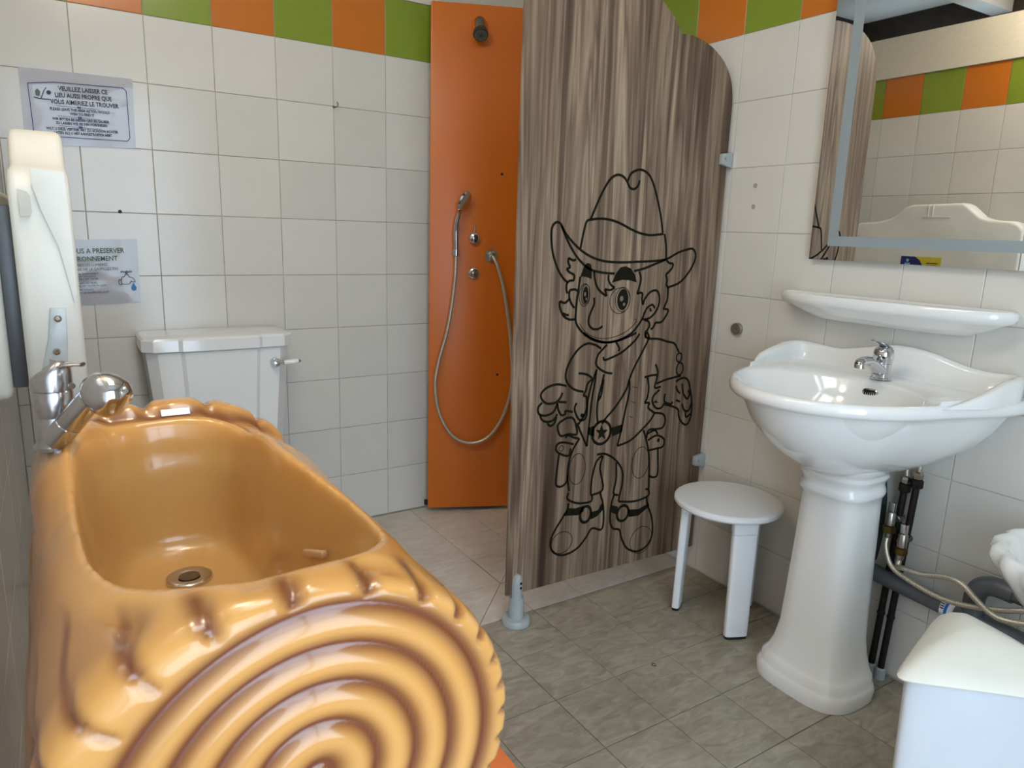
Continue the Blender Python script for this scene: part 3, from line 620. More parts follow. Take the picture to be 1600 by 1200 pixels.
hd_.loft([[hc+hx*h+hxx*(r*1.25*math.cos(2*PI*i/32))+hyy*(r*math.sin(2*PI*i/32)) for i in range(32)] for r, h in ((.004, -.016), (.020, -.013), (.031, -.004), (.034, .004), (.031, .009), (.026, .010), (.001, .0105))]); hd_.build('shower_head', CHROME, hs)
hz = crom([PP(.103, 1.078, .030), PP(.098, .97, .030), PP(.075, .80, .028), PP(.040, .66, .026), PP(.026, .56, .026), PP(.045, .44, .026), PP(.10, .345, .026), PP(.175, .312, .026), PP(.245, .335, .026), PP(.30, .41, .026), PP(.335, .52, .026), PP(.340, .62, .028), PP(.325, .78, .030), PP(.295, .95, .034), PP(.268, 1.04, .036), PP(.252, 1.075, .030), PP(.248, 1.082, .022)], 14)
hb_ = MB(); hb_.tube(hz, .0068, 12); hb_.build('hose', HOSE, hs)
MB().lathe([(.026, 0), (.026, .004), (.020, .010), (.013, .014), (.013, .024), (.0, .025)], PP(.246, 1.082), pn, 28, cap1=False).build('hose_outlet', STEEL, sh)
kb = MB().lathe([(.020, 0), (.021, .010), (.020, .020), (.015, .024), (.0, .025)], PP(.174, 1.150), pn, 28, cap1=False).build('mixer_knob', CHROME, sh)
MB().tube([PP(.174, 1.155, .019), PP(.174, 1.175, .021), PP(.174, 1.198, .024)], .0032, 10).build('knob_lever', CHROME, kb)
MB().lathe([(.024, 0), (.024, .005), (.021, .009), (.013, .011), (.009, .020), (.0, .022)], PP(.176, 1.012), pn, 28, cap1=False).build('push_button', CHROME, sh)
for s_, z_ in ((.280, 1.398), (.283, .598)): MB().lathe([(.0055, -.001), (.0055, .0012), (.003, .0016)], PP(s_, z_), pn, 14).build('fixing_hole', BLACK, sh)

# ------------------------------------------------------------------ wooden partition with engraved cowboy
PY = -.985
pt = thing('shower_partition', 'brown striped wood-look shower screen engraved with a cowboy boy', 'partition', (1.57, PY+.005, 0))
top = [(1.169, 1.72), (1.172, 1.77), (1.188, 1.825), (1.225, 1.872), (1.285, 1.905), (1.36, 1.918), (1.44, 1.917), (1.52, 1.903), (1.59, 1.873), (1.638, 1.841), (1.675, 1.815), (1.70, 1.793), (1.722, 1.766)]
topB = [(1.722, 1.766), (1.741, 1.768), (1.775, 1.768), (1.809, 1.762), (1.845, 1.752), (1.87, 1.741), (1.90, 1.724), (1.924, 1.703), (1.945, 1.675), (1.957, 1.645), (1.963, 1.61), (1.964, 1.575)]
A_ = [Vector((x, PY, z)) for x, z in top]; B_ = [Vector((x, PY, z)) for x, z in topB]
out = [Vector((1.964, PY, .088)), Vector((1.170, PY, .101))]+crom(A_, 3)[:-1]+crom(B_, 3)
MB().prism(out, (0, .010, 0), .0012).build('panel', WOOD, pt)
for z_ in (1.428, .420):
    cb = MB().prism([(1.925, PY-.0005, z_-.017), (1.925, PY-.0005, z_+.015), (1.9705, PY-.0005, z_+.022), (1.9705, PY-.0005, z_-.027)], (0, -.016, 0), .0015).build('wall_clamp', LGREY, pt)
    MB().lathe([(.0042, 0), (.0042, .001), (.002, .001)], (1.938, PY-.0165, z_), (0, -1, 0), 12).build('clamp_screw', STEEL, cb)
ft = MB().lathe([(.044, .001), (.044, .016), (.040, .021), (.024, .022), (.0235, .088), (.0, .089)], (1.21, PY+.004, 0), (0, 0, 1), 32, cap1=False).build('floor_foot', LGREY, pt)
fk = MB(); fk.loft([[Vector((1.207+x, PY-.0005-.016*abs(math.cos(a_)), z)) for a_, x in [(math.pi*(i/10-.5), .0175*math.sin(math.pi*(i/10-.5))*k_) for i in range(11)]] for z, k_ in ((.088, 1), (.14, 1), (.152, .92), (.160, .7), (.165, .35), (.1665, .08))]); fk.build('foot_fork', LGREY, pt)
for z_ in (.125, .140): MB().lathe([(.0042, 0), (.0042, .0012), (.0022, .0012)], (1.211, PY-.0165, z_), (0, -1, 0), 12).build('foot_screw', BLACK, pt)
THICK=[[[1.385,1.139],[1.392,1.176],[1.402,1.214],[1.417,1.221]],[[1.417,1.222],[1.436,1.263],[1.458,1.305],[1.481,1.337],[1.506,1.351],[1.529,1.348],[1.546,1.334],[1.558,1.318],[1.575,1.315],[1.589,1.325],[1.594,1.341]],[[1.548,1.337],[1.558,1.357],[1.58,1.369],[1.603,1.371],[1.628,1.361],[1.648,1.338],[1.67,1.294],[1.689,1.244],[1.704,1.191]],[[1.417,1.221],[1.451,1.225],[1.49,1.223],[1.53,1.214],[1.571,1.199],[1.614,1.187],[1.656,1.183],[1.707,1.188]],[[1.711,1.188],[1.722,1.152],[1.726,1.114]],[[1.311,1.207],[1.331,1.179],[1.363,1.151],[1.395,1.13],[1.434,1.113],[1.48,1.103],[1.539,1.1],[1.608,1.102],[1.678,1.105],[1.728,1.111],[1.778,1.132],[1.822,1.143],[1.842,1.143],[1.855,1.127],[1.851,1.1],[1.824,1.062],[1.789,1.035],[1.741,1.022]],[[1.311,1.207],[1.296,1.21],[1.282,1.196],[1.281,1.164],[1.289,1.122],[1.306,1.084],[1.326,1.057],[1.345,1.042]],[[1.314,1.202],[1.338,1.16],[1.371,1.118],[1.404,1.091],[1.436,1.076],[1.482,1.069],[1.519,1.067]],[[1.596,1.074],[1.637,1.082],[1.679,1.095],[1.727,1.11]],[[1.371,1.109],[1.362,1.105],[1.344,1.112]],[[1.344,1.112],[1.344,1.098],[1.351,1.086],[1.339,1.081]],[[1.339,1.081],[1.349,1.072],[1.368,1.064]],[[1.368,1.064],[1.366,1.049],[1.352,1.047],[1.342,1.038],[1.342,1.02],[1.347,1.011]],[[1.353,1.02],[1.371,1.022],[1.382,1.018]],[[1.353,1.02],[1.353,1.001],[1.362,0.981],[1.374,0.968]],[[1.355,0.996],[1.339,0.984],[1.32,0.989]],[[1.32,0.989],[1.321,0.972],[1.335,0.947],[1.357,0.935],[1.379,0.935]],[[1.333,0.954],[1.344,0.949],[1.355,0.948]],[[1.39,1.059],[1.386,1.025],[1.382,0.995],[1.38,0.96],[1.381,0.93],[1.393,0.909],[1.417,0.888],[1.451,0.87],[1.485,0.861],[1.518,0.859],[1.559,0.865],[1.599,0.881],[1.626,0.904],[1.645,0.93],[1.65,0.946]],[[1.44,1.074],[1.445,1.049],[1.456,1.026],[1.473,1.011],[1.493,1.0]],[[1.493,1.0],[1.49,1.01],[1.485,1.021]],[[1.485,1.021],[1.506,1.018],[1.522,1.025]],[[1.522,1.025],[1.508,1.033],[1.497,1.048],[1.496,1.063]],[[1.617,1.073],[1.626,1.052],[1.622,1.026],[1.615,1.004]],[[1.615,1.004],[1.627,1.008],[1.638,1.005]],[[1.638,1.005],[1.636,0.989],[1.642,0.97]],[[1.642,0.97],[1.647,0.986],[1.666,1.007],[1.691,1.014],[1.706,1.003],[1.711,0.976],[1.701,0.95],[1.681,0.931],[1.66,0.924],[1.645,0.925]],[[1.651,0.943],[1.66,0.959],[1.681,0.969],[1.693,0.958]],[[1.674,0.959],[1.675,0.953],[1.679,0.948]],[[1.729,1.107],[1.741,1.099],[1.759,1.097]],[[1.759,1.097],[1.755,1.083],[1.74,1.07],[1.73,1.062]],[[1.73,1.062],[1.737,1.046],[1.737,1.03],[1.744,1.019],[1.745,0.986],[1.739,0.97],[1.731,0.954]],[[1.731,0.954],[1.751,0.951],[1.748,0.937],[1.727,0.913],[1.701,0.912]],[[1.701,0.912],[1.695,0.901],[1.688,0.893],[1.681,0.893]],[[1.653,0.922],[1.671,0.916],[1.676,0.902],[1.667,0.889],[1.66,0.881],[1.664,0.864]],[[1.667,0.883],[1.673,0.875],[1.679,0.863]],[[1.445,0.997],[1.447,0.978],[1.438,0.958],[1.43,0.938],[1.431,0.918],[1.445,0.904],[1.468,0.902],[1.484,0.91]],[[1.413,0.893],[1.445,0.874],[1.494,0.86],[1.542,0.861],[1.59,0.872],[1.623,0.883]],[[1.483,0.841],[1.462,0.853],[1.431,0.86],[1.401,0.848],[1.376,0.822],[1.359,0.793],[1.354,0.763],[1.366,0.74],[1.39,0.722],[1.425,0.712]],[[1.506,0.852],[1.487,0.836],[1.473,0.822],[1.467,0.797],[1.48,0.78],[1.509,0.765],[1.534,0.76]],[[1.495,0.815],[1.499,0.805],[1.522,0.809],[1.569,0.825],[1.617,0.857],[1.636,0.879]],[[1.542,0.858],[1.556,0.838],[1.554,0.829]],[[1.676,0.867],[1.673,0.854],[1.647,0.81],[1.624,0.773],[1.606,0.735]],[[1.666,0.881],[1.662,0.871],[1.676,0.862],[1.72,0.858],[1.757,0.848],[1.79,0.84],[1.806,0.823],[1.816,0.809]],[[1.715,0.776],[1.727,0.751],[1.725,0.725],[1.719,0.698],[1.746,0.699]],[[1.671,0.736],[1.697,0.74],[1.723,0.74]],[[1.726,0.711],[1.771,0.721],[1.835,0.728]],[[1.813,0.71],[1.845,0.72],[1.87,0.709],[1.884,0.676],[1.895,0.639],[1.899,0.589],[1.884,0.555],[1.859,0.562],[1.839,0.589],[1.834,0.612],[1.799,0.628],[1.771,0.635]],[[1.815,0.695],[1.824,0.678],[1.837,0.668]],[[1.843,0.701],[1.848,0.679],[1.852,0.665]],[[1.852,0.665],[1.873,0.645],[1.883,0.662],[1.874,0.675]],[[1.84,0.638],[1.821,0.646]],[[1.851,0.63],[1.863,0.607],[1.883,0.602],[1.895,0.625]],[[1.869,0.6],[1.876,0.581],[1.894,0.59]],[[1.767,0.673],[1.768,0.646],[1.798,0.635],[1.805,0.642]],[[1.742,0.689],[1.717,0.671],[1.713,0.651],[1.73,0.629],[1.753,0.626],[1.77,0.642]],[[1.684,0.735],[1.692,0.701],[1.689,0.667],[1.679,0.651]],[[1.679,0.651],[1.701,0.649]],[[1.701,0.649],[1.697,0.632],[1.727,0.612]],[[1.472,0.778],[1.455,0.735],[1.443,0.685],[1.438,0.648],[1.412,0.612]],[[1.47,0.775],[1.467,0.74],[1.459,0.684],[1.455,0.626],[1.449,0.536]],[[1.449,0.536],[1.418,0.592],[1.407,0.616]],[[1.501,0.76],[1.495,0.731],[1.483,0.681],[1.482,0.636],[1.489,0.603]],[[1.501,0.744],[1.498,0.718],[1.494,0.693],[1.483,0.678]],[[1.606,0.735],[1.596,0.703],[1.559,0.654],[1.52,0.619],[1.505,0.601]],[[1.606,0.735],[1.61,0.695],[1.598,0.636],[1.586,0.571],[1.574,0.52]],[[1.574,0.52],[1.628,0.531],[1.678,0.563],[1.711,0.59],[1.727,0.612]],[[1.359,0.736],[1.325,0.744],[1.289,0.738],[1.268,0.721],[1.272,0.703],[1.291,0.689],[1.321,0.689],[1.338,0.702],[1.345,0.717]],[[1.273,0.694],[1.259,0.68],[1.263,0.661],[1.286,0.653],[1.315,0.661],[1.328,0.685]],[[1.267,0.657],[1.275,0.641],[1.294,0.633],[1.316,0.636],[1.33,0.653]],[[1.294,0.629],[1.306,0.619],[1.32,0.626],[1.327,0.644]],[[1.328,0.688],[1.333,0.665],[1.345,0.648],[1.36,0.65],[1.36,0.659],[1.387,0.653]],[[1.332,0.69],[1.362,0.686]],[[1.402,0.771],[1.43,0.766],[1.454,0.751],[1.439,0.736],[1.433,0.715],[1.426,0.7],[1.438,0.692],[1.442,0.641],[1.431,0.623],[1.411,0.628],[1.394,0.659],[1.4,0.68]],[[1.365,0.637],[1.388,0.634],[1.401,0.613],[1.407,0.581],[1.375,0.585],[1.349,0.582],[1.337,0.596],[1.335,0.621],[1.365,0.637]],[[1.365,0.573],[1.372,0.582],[1.395,0.572],[1.415,0.566]],[[1.397,0.55],[1.358,0.561],[1.335,0.558],[1.332,0.539],[1.352,0.524],[1.38,0.516],[1.386,0.538]],[[1.343,0.525],[1.337,0.461],[1.338,0.428],[1.358,0.42],[1.377,0.432],[1.379,0.454]],[[1.727,0.612],[1.765,0.604],[1.778,0.582],[1.769,0.558],[1.742,0.555],[1.706,0.556],[1.699,0.529]],[[1.698,0.543],[1.733,0.552],[1.749,0.536]],[[1.705,0.521],[1.744,0.533],[1.779,0.515],[1.776,0.49],[1.749,0.487],[1.713,0.485]],[[1.754,0.486],[1.762,0.399],[1.745,0.386],[1.723,0.395]],[[1.419,0.566],[1.394,0.53],[1.381,0.487],[1.38,0.441],[1.389,0.4]],[[1.387,0.394],[1.384,0.374],[1.425,0.353],[1.478,0.349],[1.481,0.37]],[[1.513,0.497],[1.49,0.477],[1.477,0.425],[1.476,0.378],[1.481,0.37]],[[1.481,0.37],[1.525,0.383],[1.508,0.454],[1.517,0.496]],[[1.492,0.503],[1.529,0.499],[1.573,0.471],[1.602,0.432],[1.606,0.39],[1.597,0.346],[1.595,0.328]],[[1.574,0.464],[1.578,0.408],[1.571,0.361],[1.592,0.35]],[[1.683,0.559],[1.707,0.5],[1.719,0.442],[1.726,0.348]],[[1.712,0.35],[1.726,0.344],[1.724,0.323],[1.665,0.315],[1.595,0.327]],[[1.389,0.36],[1.386,0.34],[1.372,0.32],[1.343,0.282],[1.327,0.251],[1.331,0.217],[1.359,0.193],[1.395,0.188],[1.435,0.2],[1.466,0.228],[1.489,0.255],[1.527,0.243],[1.536,0.269],[1.53,0.327],[1.514,0.371]],[[1.574,0.353],[1.564,0.32],[1.564,0.264],[1.579,0.236],[1.606,0.226],[1.618,0.195],[1.644,0.153],[1.691,0.129],[1.737,0.14],[1.759,0.18],[1.75,0.241],[1.727,0.289],[1.719,0.32]]]
THIN=[[[1.396,0.922],[1.413,0.901],[1.444,0.882],[1.484,0.872],[1.531,0.874],[1.578,0.888],[1.611,0.91],[1.62,0.923]],[[1.608,0.925],[1.62,0.926]],[[1.621,0.71],[1.643,0.705]],[[1.621,0.661],[1.639,0.655]],[[1.617,0.613],[1.632,0.607]]]
FILL=[[[1.39,1.059],[1.401,1.086],[1.41,1.097],[1.419,1.098],[1.428,1.093],[1.431,1.079],[1.432,1.051],[1.412,1.058]],[[1.511,1.04],[1.525,1.068],[1.541,1.085],[1.561,1.089],[1.582,1.082],[1.601,1.063],[1.61,1.039],[1.585,1.046],[1.551,1.048]],[[1.449,0.595],[1.474,0.599],[1.477,0.564],[1.452,0.573]],[[1.543,0.584],[1.593,0.59],[1.59,0.564],[1.55,0.554]],[[1.372,0.321],[1.39,0.343],[1.418,0.337],[1.45,0.34],[1.451,0.321],[1.428,0.312]],[[1.481,0.312],[1.51,0.313],[1.525,0.338],[1.532,0.312],[1.507,0.293],[1.482,0.287]],[[1.564,0.32],[1.595,0.309],[1.587,0.284],[1.566,0.295]],[[1.641,0.29],[1.686,0.283],[1.731,0.296],[1.734,0.284],[1.688,0.26],[1.645,0.263]],[[1.417,0.642],[1.424,0.645],[1.434,0.64],[1.433,0.632],[1.419,0.633]],[[1.717,0.647],[1.728,0.655],[1.74,0.645]],[[1.503,0.601],[1.498,0.583],[1.48,0.585],[1.495,0.571],[1.492,0.552],[1.506,0.561],[1.523,0.548],[1.516,0.568],[1.53,0.579],[1.511,0.582]]]
ELL=[[1.409,1.005,0.02,0.033,0],[1.547,0.985,0.04,0.039,0],[1.412,1.007,0.016,0.029,0],[1.558,0.988,0.029,0.037,0],[1.413,1.005,0.01,0.025,3],[1.558,0.988,0.022,0.032,3],[1.819,0.791,0.012,0.015,4],[1.826,0.752,0.015,0.021,4],[1.505,0.573,0.037,0.037,2],[1.351,0.543,0.008,0.009,0],[1.754,0.515,0.006,0.007,1],[1.416,0.467,0.032,0.05,0],[1.68,0.448,0.037,0.054,0],[1.459,0.309,0.022,0.027,5],[1.617,0.282,0.025,0.027,5],[1.37,0.232,0.041,0.036,0],[1.708,0.168,0.049,0.048,0]]

eg = MB()
LY = PY-.0004
def stroke(pts, w, th=.0006):
    P_ = crom([Vector((x, 0, z)) for x, z in pts], 5) if len(pts) > 2 else [Vector((x, 0, z)) for x, z in pts]
    L_, R_, n = [], [], len(P_)
    for i, p in enumerate(P_):
        t = (P_[min(i+1, n-1)]-P_[max(i-1, 0)]); t.normalize(); q = Vector((-t.z, 0, t.x))*w/2
        L_.append(p+q); R_.append(p-q)
    rings = [[Vector((a_.x, LY, a_.z)), Vector((b_.x, LY, b_.z)), Vector((b_.x, LY-th, b_.z)), Vector((a_.x, LY-th, a_.z))] for a_, b_ in zip(L_, R_)]
    eg.loft(rings)
for q in THICK: stroke(q, .0072)
for q in THIN: stroke(q, .0018)
for q in FILL: eg.prism([(x, LY, z) for x, z in q], (0, -.0006, 0))
def ellp(cx_, cz_, rx, rz, f=1, n=28): return [(cx_+rx*f*math.cos(2*PI*i/n), cz_+rz*f*math.sin(2*PI*i/n)) for i in range(n+1)]
hl = MB()
for ex_, ez_, rx, rz, kd in ELL:
    q = ellp(ex_, ez_, rx, rz)
    if kd == 0: stroke(q, .0018)
    elif kd == 1: eg.prism([(x, LY, z) for x, z in q[:-1]], (0, -.0006, 0))
    elif kd == 2: stroke(q, .0090)
    elif kd == 4: stroke(q, .0050)
    elif kd == 5: stroke(q, .0095)
    elif kd == 3:
        eg.prism([(x, LY, z) for x, z in q[:-1]], (0, -.0006, 0))
        hl.prism([(x, LY-.0007, z) for x, z in ellp(ex_-rx*.25, ez_+rz*.1, rx*.32, rz*.26)[:-1]], (0, -.0003, 0))
        hl.prism([(x, LY-.0007, z) for x, z in ellp(ex_+rx*.25, ez_-rz*.45, rx*.22, rz*.16)[:-1]], (0, -.0003, 0))
eg.build('engraved_drawing', LINE, pt, False)
hl.build('eye_highlight', mat('bare_wood_highlight', (128, 108, 90), .4), pt, False)

# ------------------------------------------------------------------ stool
SX, SY, SH = 1.795, -1.262, .398
st = thing('shower_stool', 'white round plastic stool with three broad legs beside the screen', 'stool', (SX, SY, 0))
MB().lathe([(.0, -.012), (.145, -.012), (.158, -.010), (.163, -.004), (.1625, .005), (.158, .009), (.150, .0105), (.0, .0085)], (SX, SY, SH-.0105), (0, 0, 1), 56, cap0=False, cap1=False).build('seat', PLAST, st)
for dg in (124, -114, 4):
    a_ = math.radians(dg); er = Vector((math.cos(a_), math.sin(a_), 0)); et = Vector((-er.y, er.x, 0)); O = Vector((SX, SY, 0))
    def lr(z, r, w, t):
        out = []
        for i in range(28):
            q = 2*PI*i/28; c_, s_ = math.cos(q), math.sin(q)
            out.append(O+er*(r+t*abs(c_)**.45*math.copysign(1, c_))+et*(w*abs(s_)**.45*math.copysign(1, s_))+Vector((0, 0, z)))
        return out
    lg = MB().loft([lr(.010, .128, .0355, .013), lr(.20, .125, .0365, .0135), lr(.335, .122, .038, .014)]).build('leg', PLAST, st)
    MB().loft([lr(.001, .128, .0335, .0115), lr(.0105, .128, .034, .012)]).build('rubber_foot', BLACK, lg)
    MB().loft([lr(.336, .1215, .0385, .0148), lr(.378, .119, .0395, .0155)]).build('leg_socket', PLAST, lg)
    MB().prism([O+er*.107+et*-.004+Vector((0, 0, .345)), O+er*.107+et*-.004+Vector((0, 0, .376)), O+er*.06+et*-.004+Vector((0, 0, .376)), O+er*.09+et*-.004+Vector((0, 0, .368))], et*.008).build('leg_web', PLAST, lg)

# ------------------------------------------------------------------ pedestal washbasin
BY = -1.63; WX = XR-.0015
wb = thing('pedestal_washbasin', 'large white pedestal washbasin with scalloped splashback under the mirror', 'washbasin', (1.76, BY, 0))
half = [(.0, .325), (.08, .318), (.16, .296), (.24, .270), (.32, .248), (.39, .220), (.45, .178), (.497, .125), (.526, .064), (.535, 0)]
OUT = crom([Vector((u, v, 0)) for u, v in half]+[Vector((u, -v, 0)) for u, v in half[-2::-1]], 4)   # from +v at wall round the front to -v
NB = len(OUT)
def basin_ring(k, z, pu_=.20, ky=None, back=0.0):
    ky = ky or k
    r = []
    for p in OUT:
        d = Vector((p.x-pu_, p.y, 0)); q = Vector((pu_, 0, 0))+Vector((d.x*k, d.y*ky, 0))
        u = max(q.x, back); r.append(Vector((WX-u, BY+q.y, z)))
    # back edge
    n = 10; a_, b_ = r[-1], r[0]
    for i in range(1, n): r.append(a_.lerp(b_, i/n))
    return r
def bowl_ring(su, sv, z, uc=.315):
    r = []; tot = NB+9
    for i in range(tot):
        if i < NB:
            p = OUT[i]; an = math.atan2(p.y, p.x-.27)
        else:
            a_, b_ = OUT[-1], OUT[0]; f = (i-NB+1)/10; p = a_.lerp(b_, f); an = math.atan2(p.y, p.x-.27)
        c_, s_ = math.cos(an), math.sin(an)
        r.append(Vector((WX-(uc+su*c_), BY+sv*s_, z)))
    return r
b = MB()
b.loft([basin_ring(k_, z_, .20, ky_) for k_, z_, ky_ in ((.36, .622, .32), (.46, .640, .42), (.60, .668, .55), (.74, .706, .69), (.845, .750, .79), (.90, .790, .85), (.915, .806, .875), (.95, .8085, .94), (.985, .811, .985), (1.0, .818, 1.0), (1.005, .828, 1.005), (.995, .838, .995), (.975, .8425, .975), (.955, .842, .955))]
       +[bowl_ring(.192, .232, .838), bowl_ring(.184, .224, .828), bowl_ring(.168, .206, .79), bowl_ring(.14, .175, .74), bowl_ring(.10, .12, .705), bowl_ring(.045, .05, .692), bowl_ring(.004, .004, .690)])
b.build('basin', CER, wb, True, angle=60)
# splashback: back run and two side wings, top edge follows the scallop
path = []
ctl = [(.285, .262, .836), (.235, .280, .850), (.185, .291, .868), (.11, .295, .886), (.055, .298, .893), (.017, .275, .893), (.015, .22, .890), (.015, .165, .888), (.015, .09, .903), (.015, .03, .918), (.015, -.03, .921), (.015, -.09, .914), (.015, -.165, .896), (.015, -.22, .890), (.017, -.275, .893), (.055, -.298, .893), (.11, -.295, .886), (.185, -.291, .868), (.235, -.280, .850), (.285, -.262, .836)]
ctl = [(u*1.0, v*(1.0 if u < .2 else (.98 if u < .3 else .90)), z) for u, v, z in ctl]
cp = crom([Vector(p) for p in ctl], 5); rings = []
for i, p in enumerate(cp):
    t = cp[min(i+1, len(cp)-1)]-cp[max(i-1, 0)]; t.z = 0; t.normalize(); n_ = Vector((-t.y, t.x, 0))   # local (u,v) frame
    h = p.z; f = min(1, min(i, len(cp)-1-i)/12); th_ = .004+.009*f
    prof = ((-th_, .836), (-th_, h-.006), (-th_*.6, h-.001), (0, h), (th_*.7, h-.002), (th_*1.1, h-.010), (th_*1.0, .852), (th_*2.2, .842), (th_*2.4, .836))
    ring = []
    for d, z in prof:
        q = Vector((p.x, p.y, 0))+n_*(-d if 0 else d)
        ring.append(Vector((WX-max(q.x, .0), BY+q.y, max(z, .836))))
    rings.append(ring)
# make sure profile's foot points to the bowl side
MB().loft(rings).build('splashback', CER, wb, True, angle=70)
# pedestal
def ped_ring(z, w, dpt, uf, e=.62):
    out = []; n = 44; uc = .195
    for i in range(n):
        a_ = 2*PI*i/n; c_, s_ = math.cos(a_), math.sin(a_)
        x = math.copysign(abs(c_)**e, c_); y_ = math.copysign(abs(s_)**e, s_)
        u = uc+(x*uf if x > 0 else x*dpt); out.append(Vector((WX-u, BY+w*y_, z)))
    return out
b = MB(); rr = []
for z, w, uf in ((.001, .140, .128), (.03, .142, .130), (.042, .136, .124), (.048, .132, .120), (.062, .131, .119), (.072, .122, .111), (.082, .117, .106), (.11, .107, .097), (.16, .098, .089), (.25, .093, .086), (.40, .087, .080), (.52, .083, .076), (.545, .083, .076), (.552, .089, .082), (.562, .092, .086), (.572, .089, .082), (.578, .085, .079), (.59, .087, .082), (.60, .094, .089), (.606, .096, .091), (.612, .094, .09), (.618, .097, .094), (.634, .108, .105), (.642, .110, .108)):
    rr.append(ped_ring(z, w, .10, uf))
b.loft(rr).build('pedestal', CER, wb, True, angle=60)
# overflow grille, tap
og = MB(); og.loft([[Vector((WX-.136-d, BY+.022*math.copysign(abs(math.sin(t))**.7, math.sin(t))*k_-.012, .808+.0105*math.cos(t)*k_)) for t in [2*PI*i/24 for i in range(24)]] for k_, d in ((1, 0), (1, .006), (.86, .0075), (.84, .004))]); og = og.build('overflow_grille', CHROME, wb)
sl = MB()
for i in range(6): sl.box((WX-.1435, BY-.012-.0145+i*.0055, .8015), (WX-.1415, BY-.012-.0145+i*.0055+.003, .8145))
sl.build('grille_slots', BLACK, og)
MB().lathe([(.0, .003), (.014, .003), (.021, .004), (.023, 0)], (WX-.315, BY, .6915), (0, 0, 1), 24, cap0=False).build('waste', CHROME, wb)
TB = Vector((WX-.105, BY-.012, .842))
tp = MB(); tp.lathe([(.0245, 0), (.0245, .003), (.0215, .006), (.0205, .03), (.0215, .05)], TB, (0, 0, 1), 28)
tp = tp.build('tap', CHROME, wb)
f_ = Vector((-1, .0, 0))
MB().tube([TB+Vector((.004, 0, .020)), TB+Vector((-.014, 0, .030)), TB+Vector((-.035, 0, .046)), TB+Vector((-.062, 0, .062)), TB+Vector((-.088, 0, .062)), TB+Vector((-.097, 0, .054))], lambda t: .0195-.007*t, 18, 5).build('tap_spout', CHROME, tp)
MB().lathe([(.0125, 0), (.0135, -.002), (.0135, -.014), (.011, -.016)], TB+Vector((-.094, 0, .058)), (0, 0, 1), 20).build('aerator', CHROME, tp)
MB().lathe([(.0205, .050), (.0222, .052), (.0222, .058), (.0235, .060), (.0235, .082), (.0215, .094), (.014, .103), (.0, .106)], TB, (0, 0, 1), 28, cap1=False).build('tap_cartridge', CHROME, tp)
lv = MB(); lv.loft([[TB+Vector((d, w*math.cos(2*PI*i/14), z+h*math.sin(2*PI*i/14))) for i in range(14)] for d, w, z, h in ((.017, .008, .088, .006), (.008, .017, .100, .006), (-.012, .015, .112, .005), (-.034, .011, .121, .0035), (-.050, .008, .126, .003), (-.056, .004, .128, .002))]); lv.build('tap_lever', CHROME, tp)
MB().lathe([(.004, 0), (.004, .002), (0, .002)], TB+Vector((-.020, -.012, .072)), (-.8, -.55, 0), 10, cap1=False).build('lever_screw', BLACK, tp)

tp.scale = (1.04, 1.04, .80); tp.location = (-.04*(TB.x-1.76), -.04*(TB.y-BY), .842*.20)
# ceramic shelf
sv = []
def shelf_ring(k, z, back=0):
    o_ = crom([Vector(p) for p in ((0, .30, 0), (.025, .312, 0), (.05, .308, 0), (.085, .27, 0), (.112, .18, 0), (.122, .06, 0), (.122, -.06, 0), (.112, -.18, 0), (.085, -.27, 0), (.05, -.308, 0), (.025, -.312, 0), (0, -.30, 0))], 4)
    return [Vector((WX-max(back, p.x*k[0]), -1.585+p.y*k[1], z)) for p in o_]
wsf = MB().loft([shelf_ring((.25, .5), .965), shelf_ring((.45, .66), .968), shelf_ring((.66, .80), .985), shelf_ring((.85, .92), 1.002), shelf_ring((.97, .985), 1.010), shelf_ring((1, 1), 1.020), shelf_ring((1, 1), 1.030), shelf_ring((.97, .985), 1.036, .003), shelf_ring((.92, .965), 1.035, .006), shelf_ring((.86, .95), 1.031, .010)])
tag(wsf.build('ceramic_shelf', CER, None, True, angle=60), 'long white glazed ceramic shelf between mirror and washbasin', 'shelf')

# ------------------------------------------------------------------ mirror
mt_ = Matrix.Translation((1.962, -1.95, 1.13)) @ Matrix.Rotation(-.0078, 4, 'Y')
mr = thing('wall_mirror', 'large frameless wall mirror with frosted border lines above the basin', 'mirror', (1.962, -1.95, 1.13))
def mbx(lo, hi, bev=0): return MB().box(lo, hi, bev, 1, mt_)
mbx((-.012, -.60, .0), (.0, .616, 1.0), .0).build('mirror_glass', MIRR, mr, False)
mbx((-.0125, -.54, .039), (-.0119, .561, .066)).build('frosted_band', FROST, mr, False)
mbx((-.0125, .532, .0665), (-.0119, .561, 1.0)).build('frosted_band', FROST, mr, False)
mbx((.0002, -.58, .02), (.004, .60, .98)).build('backing_board', DARKB, mr, False)

# small fittings on the right wall
kn = thing('door_stop', 'round grey rubber door stop on the right wall tiles', 'door stop', (XR, -1.089, .893))
MB().lathe([(.0195, 0), (.0195, .012), (.0185, .014)], (XR-.0008, -1.089, .893), (-1, 0, 0), 28).build('stop_ring', STEEL, kn)
MB().lathe([(.0175, .0142), (.0165, .0158), (.004, .016), (.003, .0145), (0, .0145)], (XR-.0008, -1.089, .893), (-1, 0, 0), 28, cap1=False).build('rubber_pad', mat('brown_grey_rubber', (104, 94, 84), .7), kn)
for z_, w_ in ((1.344, 'upper'), (1.280, 'lower')):
    pg = MB().lathe([(.0075, 0), (.0072, .001), (.0055, .0012), (.005, .0004), (.003, .0002), (0, .0002)], (XR-.0005, -1.101, z_), (-1, 0, 0), 14, cap1=False).build('wall_plug', GROUT)
    tag(pg, w_+' of two filled screw plugs on the right wall above the door stop', 'wall plug', )

